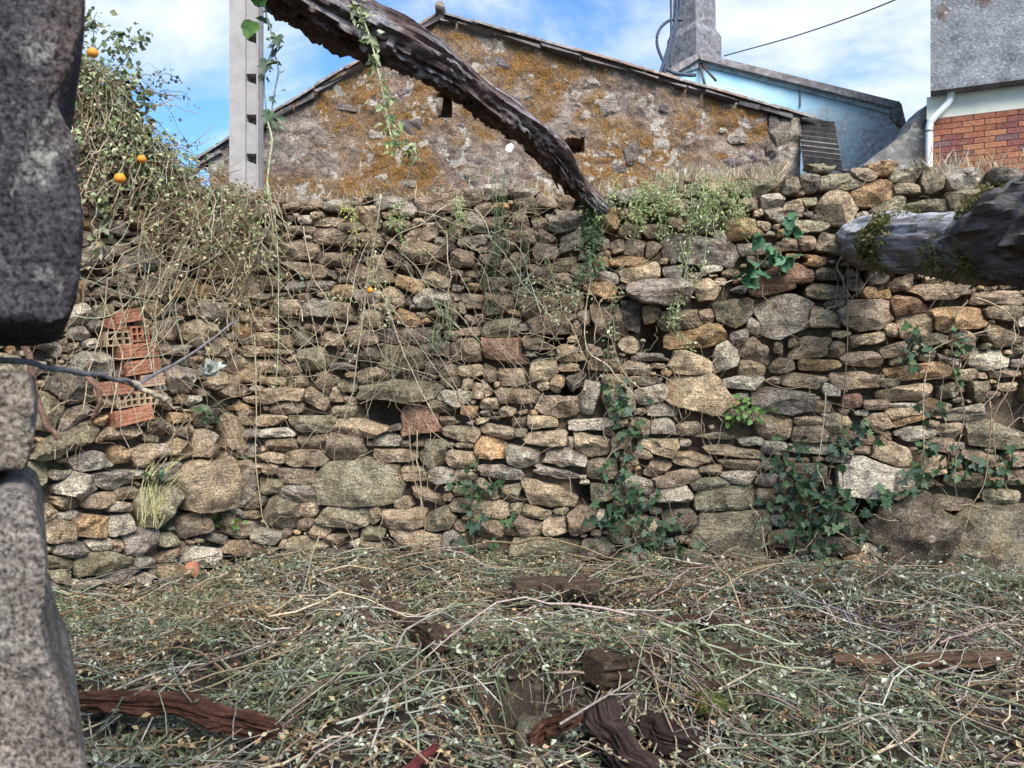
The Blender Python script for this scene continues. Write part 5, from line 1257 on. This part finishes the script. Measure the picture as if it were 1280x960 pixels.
# orange fruits
for (x, y, w_, o, lab, wl) in ((116, 66, .056, .40, 'ripe orange fruit highest in the brush beside the dark jamb', LEFT), (150, 223, .060, .42, 'largest orange fruit hanging in the creeper on the left wall', LEFT), (177, 199, .048, .38, 'small orange fruit half hidden up right of the largest one', LEFT), (463, 363, .040, .15, 'lone orange fruit on the facing wall in wispy climber', FRONT)):
    c = wl.at(np.array(float(x)), np.array(float(y)), o)
    u, v_ = np.meshgrid(np.linspace(0, 2 * np.pi, 18, endpoint=False), np.linspace(.02, np.pi - .02, 12))
    D = np.stack([np.cos(u) * np.sin(v_), np.sin(u) * np.sin(v_), np.cos(v_) * .94 + .04 * np.cos(2 * v_)], -1).reshape(-1, 3) * (1 + .03 * np.cos(5 * u).reshape(-1, 1))
    i = np.arange(11)[:, None] * 18; j = np.arange(18)[None]; k = (j + 1) % 18
    b = MB(); b.add(c + D * w_ / 2 * 1.15, [np.stack([i + j, i + 18 + j, i + 18 + k, i + k], -1).reshape(-1, 4), np.arange(18)[None], np.arange(18)[::-1][None] + 198], (.68, .26, .03))
    o_ = tag(b.build('fruit', M_FRUIT), lab, 'fruit', 'orange fruits in the creeper')
    b = MB(); v, f, g = tube([c + [0, 0, w_ * .5], c + [.004, 0, w_ * .8], c + [.012, .01, w_ * 1.3]], .003, 5); b.add(v, f, (.2, .25, .1)); b.build('stalk', M_STEM, o_)

# ivy: every leaf its own piece
def leaf_meshes(name, tv, tf, cols, n=5):
    out = []
    for q in range(n):
        b = MB(); w = tv.copy(); w[:, 2] += .05 * rng.normal(0, 1, len(w)) * (np.abs(tv[:, 0]) > .2); b.add(w, tf, cols[q % len(cols)])
        me = b.mesh(name); me.materials.append(M_GLOSSY); out.append(me)
    return out
IVYM = leaf_meshes('leaf', IVY_V, IVY_F, [(.045, .085, .045), (.06, .11, .05), (.035, .065, .04), (.08, .14, .06), (.045, .08, .055)])
BRMM = leaf_meshes('leaf', BRM_V, BRM_F, [(.055, .135, .07), (.07, .165, .085), (.085, .18, .09)], 3)
FRSM = leaf_meshes('leaf', BRM_V, BRM_F, [(.10, .20, .045), (.13, .25, .06), (.08, .16, .04)], 3)
from mathutils import Matrix
def leaves_on(parent, P, size, meshes, tilt=.75, down=True):
    n = len(P); N = rng.normal(0, tilt, (n, 3)) + FRONT.n; N[:, 2] += .25
    R = frames(N, (np.pi if down else 0) + rng.normal(0, .9, n)); s = size * rng.uniform(.6, 1.25, n)
    for q in range(n):
        o = bpy.data.objects.new('leaf', meshes[rng.integers(0, len(meshes))]); COL.objects.link(o)
        o.parent = parent
        M = Matrix([[*(R[q, r] * s[q]), P[q, r] - WLOC[parent.name][r]] for r in range(3)] + [[0, 0, 0, 1]])
        o.matrix_local = M
def ivy(name, label, cat, wall, clusters, canes, size, meshes, stemcol=(.16, .12, .08), off=.09):
    t = thing(name, label, cat, wall.at(np.array(float(canes[0][0][0])), np.array(float(canes[0][0][1])), .05))
    for c in canes:
        sb = MB(); P = wall_path(wall, c, 22, (.07, .08), .012); v, f, g = tube(P, np.linspace(.005, .003, 22), 5); sb.add(v, f, stemcol, g)
        sb.build('stem', M_STEM, t)
    for (x, y, rx, ry, n) in clusters:
        px, py = x + rng.normal(0, rx * .5, n), y + rng.normal(0, ry * .5, n)
        leaves_on(t, wall.at(px, py, off + rng.uniform(0, .07, n)), size, meshes)
    return t
ivy('ivy', 'small dark ivy plant low on the wall right of the mossy block', 'ivy', FRONT, [(592, 602, 48, 16, 22), (588, 640, 26, 34, 20), (637, 650, 14, 12, 5), (596, 575, 9, 20, 5), (590, 680, 26, 16, 12)], [[(592, 690), (588, 640), (594, 600), (596, 560)], [(590, 640), (620, 645), (640, 652)]], .062, IVYM)
ivy('ivy', 'tall column of ivy climbing the middle of the wall, bushy at its foot', 'ivy', FRONT, [(772, 495, 24, 28, 26), (786, 535, 22, 26, 26), (776, 585, 26, 30, 30), (790, 625, 34, 26, 36), (770, 650, 40, 26, 34), (820, 660, 38, 24, 36), (846, 690, 34, 20, 26), (790, 690, 30, 16, 16)], [[(800, 700), (785, 640), (778, 580), (786, 530), (770, 480)], [(800, 690), (830, 660), (850, 650)], [(790, 650), (755, 655), (742, 650)]], .056, IVYM)
ivy('ivy', 'wide dark ivy spreading below the large pale stone, right of centre', 'ivy', FRONT, [(1045, 560, 26, 26, 18), (1078, 540, 12, 20, 12), (985, 570, 30, 26, 22), (1000, 605, 40, 26, 30), (1035, 625, 56, 20, 36), (985, 635, 36, 26, 26), (1040, 655, 40, 24, 30), (1030, 690, 30, 24, 24), (1000, 670, 34, 26, 24), (1120, 615, 40, 8, 18), (1025, 715, 20, 8, 10)], [[(1030, 720), (1035, 670), (1030, 620), (1045, 570), (1078, 530)], [(1020, 690), (990, 640), (975, 580), (960, 550)], [(1040, 630), (1090, 612), (1150, 608)]], .062, IVYM)
ivy('ivy', 'patchy dark ivy over the boulders at the right end of the wall', 'ivy', FRONT, [(1190, 585, 42, 22, 26), (1250, 590, 26, 20, 18), (1160, 560, 20, 14, 8), (1262, 565, 18, 10, 7), (1140, 590, 30, 12, 12)], [[(1190, 640), (1195, 600), (1180, 560)], [(1195, 600), (1240, 590), (1268, 570)]], .058, IVYM)
ivy('ivy', 'narrow ivy sprig with pale leaf tips under the reddish stone, right side', 'ivy', FRONT, [(1140, 440, 16, 24, 16), (1144, 418, 10, 8, 5)], [[(1136, 470), (1140, 440), (1146, 412)]], .060, IVYM)
ivy('ivy', 'few ivy leaves on the stout shoots at the right of the wall', 'ivy', FRONT, [(1200, 420, 10, 34, 12), (1198, 460, 8, 20, 7), (1172, 520, 18, 16, 7)], [[(1196, 480), (1200, 440), (1202, 400)]], .050, IVYM)
ivy('bramble', 'green bramble cane with broad leaves lying on the upper right wall', 'bramble', FRONT, [(942, 332, 14, 12, 7), (962, 314, 12, 10, 8), (976, 322, 12, 10, 7), (938, 352, 8, 8, 4), (988, 285, 14, 12, 8), (924, 345, 10, 8, 4), (950, 295, 8, 8, 3)], [[(893, 360), (925, 346), (950, 330), (975, 305), (995, 272)]], .095, BRMM, (.42, .38, .28))
ivy('fern', 'bright green leafy tuft growing between stones right of the biggest stone', 'plant', FRONT, [(930, 510, 26, 18, 34), (915, 522, 12, 10, 8)], [[(930, 530), (928, 512), (926, 495)], [(930, 525), (945, 512), (955, 508)]], .042, FRSM)
ivy('weed', 'green weed clump in the corner at the foot of the two walls', 'plant', FRONT, [(280, 652, 30, 14, 40), (300, 575, 8, 8, 6), (262, 660, 16, 10, 14)], [[(280, 672), (278, 655), (272, 640)], [(282, 670), (300, 655)]], .040, FRSM)
ivy('weed', 'small dark leafed plant between grey stones of the left wall', 'plant', LEFT, [(194, 588, 12, 14, 12), (258, 518, 18, 10, 14)], [[(194, 605), (194, 588), (198, 575)]], .050, IVYM)
# hay-coloured grass on the crest of the wall
mb = MB(); n = 1900
px = np.concatenate([rng.uniform(820, 985, 1100), rng.uniform(1160, 1290, 300), rng.uniform(300, 820, 500)]); o = rng.uniform(-.35, .02, n)
py = np.interp(px, FTOP[:, 0], FTOP[:, 1]) + rng.uniform(-2, 8, n)
Pp = FRONT.at(px, py, 0.0) + FRONT.n * o[:, None]
N = rng.normal(0, 1, (n, 3)); N[:, 2] *= .25
scatter(mb, BLADE_V * np.array([.30, 1, 1]), BLADE_F, Pp, frames(N, rng.normal(0, .5, n)), rng.uniform(.04, .17, n), np.asarray(DRY + [(.55, .48, .36), (.5, .42, .32)])[rng.integers(0, 6, n)])
mb.build('crest_grass', M_LEAF, kind='stuff', origin=(0, 0, 0))
# tuft of long yellow grass hanging on the left wall
mb = MB()
for _ in range(26):
    x0, y0 = rng.uniform(170, 200), rng.uniform(640, 662); x1, y1 = rng.uniform(190, 270), rng.uniform(565, 600)
    P = wall_path(LEFT, [(x1, y1), ((x0 + x1) / 2 - 8, (y0 + y1) / 2 - 10), (x0, y0)], 10, (.05, .14), .008); v, f, g = tube(P, .0022, 3, caps=False); mb.add(v, f, (.50, .47, .22), g)
tag(mb.build('grass_tuft', M_STEM), 'tuft of long yellow grass blades drooping down the left wall', 'grass tuft')

# ------------------------------------------------------------------ creeper hanging from the roof beam, and twigs near the camera
def hanging(name, label, cat, pts, Y, r_, scol, n, size, cols, spreadr, big=()):
    P = smooth_path([at(float(x), float(y), Y + .0) for x, y in pts], 40); t = thing(name, label, cat, P[0])
    v, f, g = tube(P, r_, 5); b = MB(); b.add(v, f, scol, g); b.build('stem', M_STEM, t)
    lb = MB(); foliage(lb, P, n, size, spreadr, cols, LEAF_V * np.array([.9, 1, 1.4]), LEAF_F, towards=1.0); lb.build('foliage', M_LEAF, t, kind='stuff')
    for (x, y, s, spin, m) in big:
        o = bpy.data.objects.new('leaf', m); COL.objects.link(o); o.parent = t; p = at(float(x), float(y), Y - .03)
        R = frames(np.array([[.1, -1.0, .25]]), np.array([spin]))[0] * s
        o.matrix_local = Matrix([[*R[r], p[r] - WLOC[t.name][r]] for r in range(3)] + [[0, 0, 0, 1]])
    return t
hanging('hanging_creeper', 'pale green creeper strand draped over the roof beam, trailing before the gable', 'creeper', [(432, -10), (444, 10), (456, 30), (466, 60), (474, 95), (482, 135), (487, 165), (500, 185), (518, 190)], 3.02, .004, (.40, .42, .26), 190, .038, PALE_G + VINE_G, .018)
hanging('hanging_creeper', 'shrivelled dark leafed creeper dangling from the beam in front of the pole', 'creeper', [(328, -10), (334, 25), (342, 55), (332, 85), (330, 110), (336, 150), (344, 110), (348, 85), (340, 60)], 2.75, .0032, (.22, .24, .20), 34, .05, [(.09, .12, .11), (.14, .18, .12)], .012, big=((316, 26, .075, 2.9, FRSM[0]), (332, 4, .06, 1.2, FRSM[1]), (346, 45, .05, 3.3, IVYM[2]), (334, 75, .06, 3.0, IVYM[2]), (337, 140, .05, 2.8, IVYM[1])))
hanging('climbing_plant', 'slender green stem hanging between the pole and the gable stain', 'climber', [(334, 150), (340, 175), (337, 200), (334, 230), (336, 245)], 5.2, .006, (.42, .45, .28), 12, .03, VINE_G, .01)
def twig(label, pts, Y0, Y1, r0, r1, col):
    Ys = np.linspace(Y0, Y1, len(pts)); P = smooth_path([at(float(x), float(y), Y) for (x, y), Y in zip(pts, Ys)], 40)
    P = P + .004 * np.stack([vnoise(np.stack([np.linspace(0, 9, 40) + 7 * q, np.zeros(40), np.zeros(40)], -1), q) for q in range(3)], -1)
    v, f, g = tube(P, np.linspace(r0, r1, 40), 8); b = MB(); b.add(v, f, col, g); return tag(b.build('twig', M_STEM), label, 'twig'), P
twig('blurred grey twig reaching out from behind the jamb across the bricks', [(-40, 446), (40, 456), (90, 463), (140, 472), (172, 482)], 1.25, 1.6, .006, .0045, (.20, .175, .17))
twig('thin grey twig continuing up right from the bricks towards the round stone', [(172, 482), (205, 462), (240, 440), (270, 420), (300, 398)], 1.6, 2.0, .0042, .002, (.19, .17, .17))
twig('tan peeled twig end forking below the bricks', [(150, 474), (178, 486), (200, 496), (212, 502)], 1.58, 1.66, .006, .005, (.48, .38, .26))
twig('dark upright twig leaning beside the lower jamb block', [(56, 744), (74, 785), (86, 830), (93, 885), (96, 905)], 1.5, 1.55, .006, .007, (.16, .13, .13))
twig('second upright twig touching the lower jamb block', [(42, 780), (58, 830), (80, 880), (96, 905)], 1.45, 1.5, .005, .006, (.24, .20, .20))
twig('brown leaning stick behind the jamb, left of the bricks', [(24, 415), (36, 450), (44, 490), (58, 530), (74, 548)], 2.6, 2.7, .012, .010, (.24, .13, .09))
twig('brown root-like stick left of the lowest bricks', [(110, 470), (124, 495), (120, 515), (113, 530)], 2.7, 2.75, .010, .007, (.22, .12, .08))
c = at(263., 463., 1.9); b = MB(); n = 9
N = rng.normal(0, 1, (n, 3)); N[:, 1] -= .5
scatter(b, LEAF_V * np.array([1.6, 1, 2.2]) - np.array([0, .4, 0]), LEAF_F, c + rng.normal(0, .005, (n, 3)), frames(N, rng.uniform(-.9, .9, n)), rng.uniform(.03, .055, n), np.array([(.40, .44, .41), (.30, .34, .31), (.5, .53, .5)])[rng.integers(0, 3, n)])
tag(b.build('dry_leaf', M_LEAF), 'crumpled pale grey leaf caught on a grey twig before the left wall', 'dead leaf')
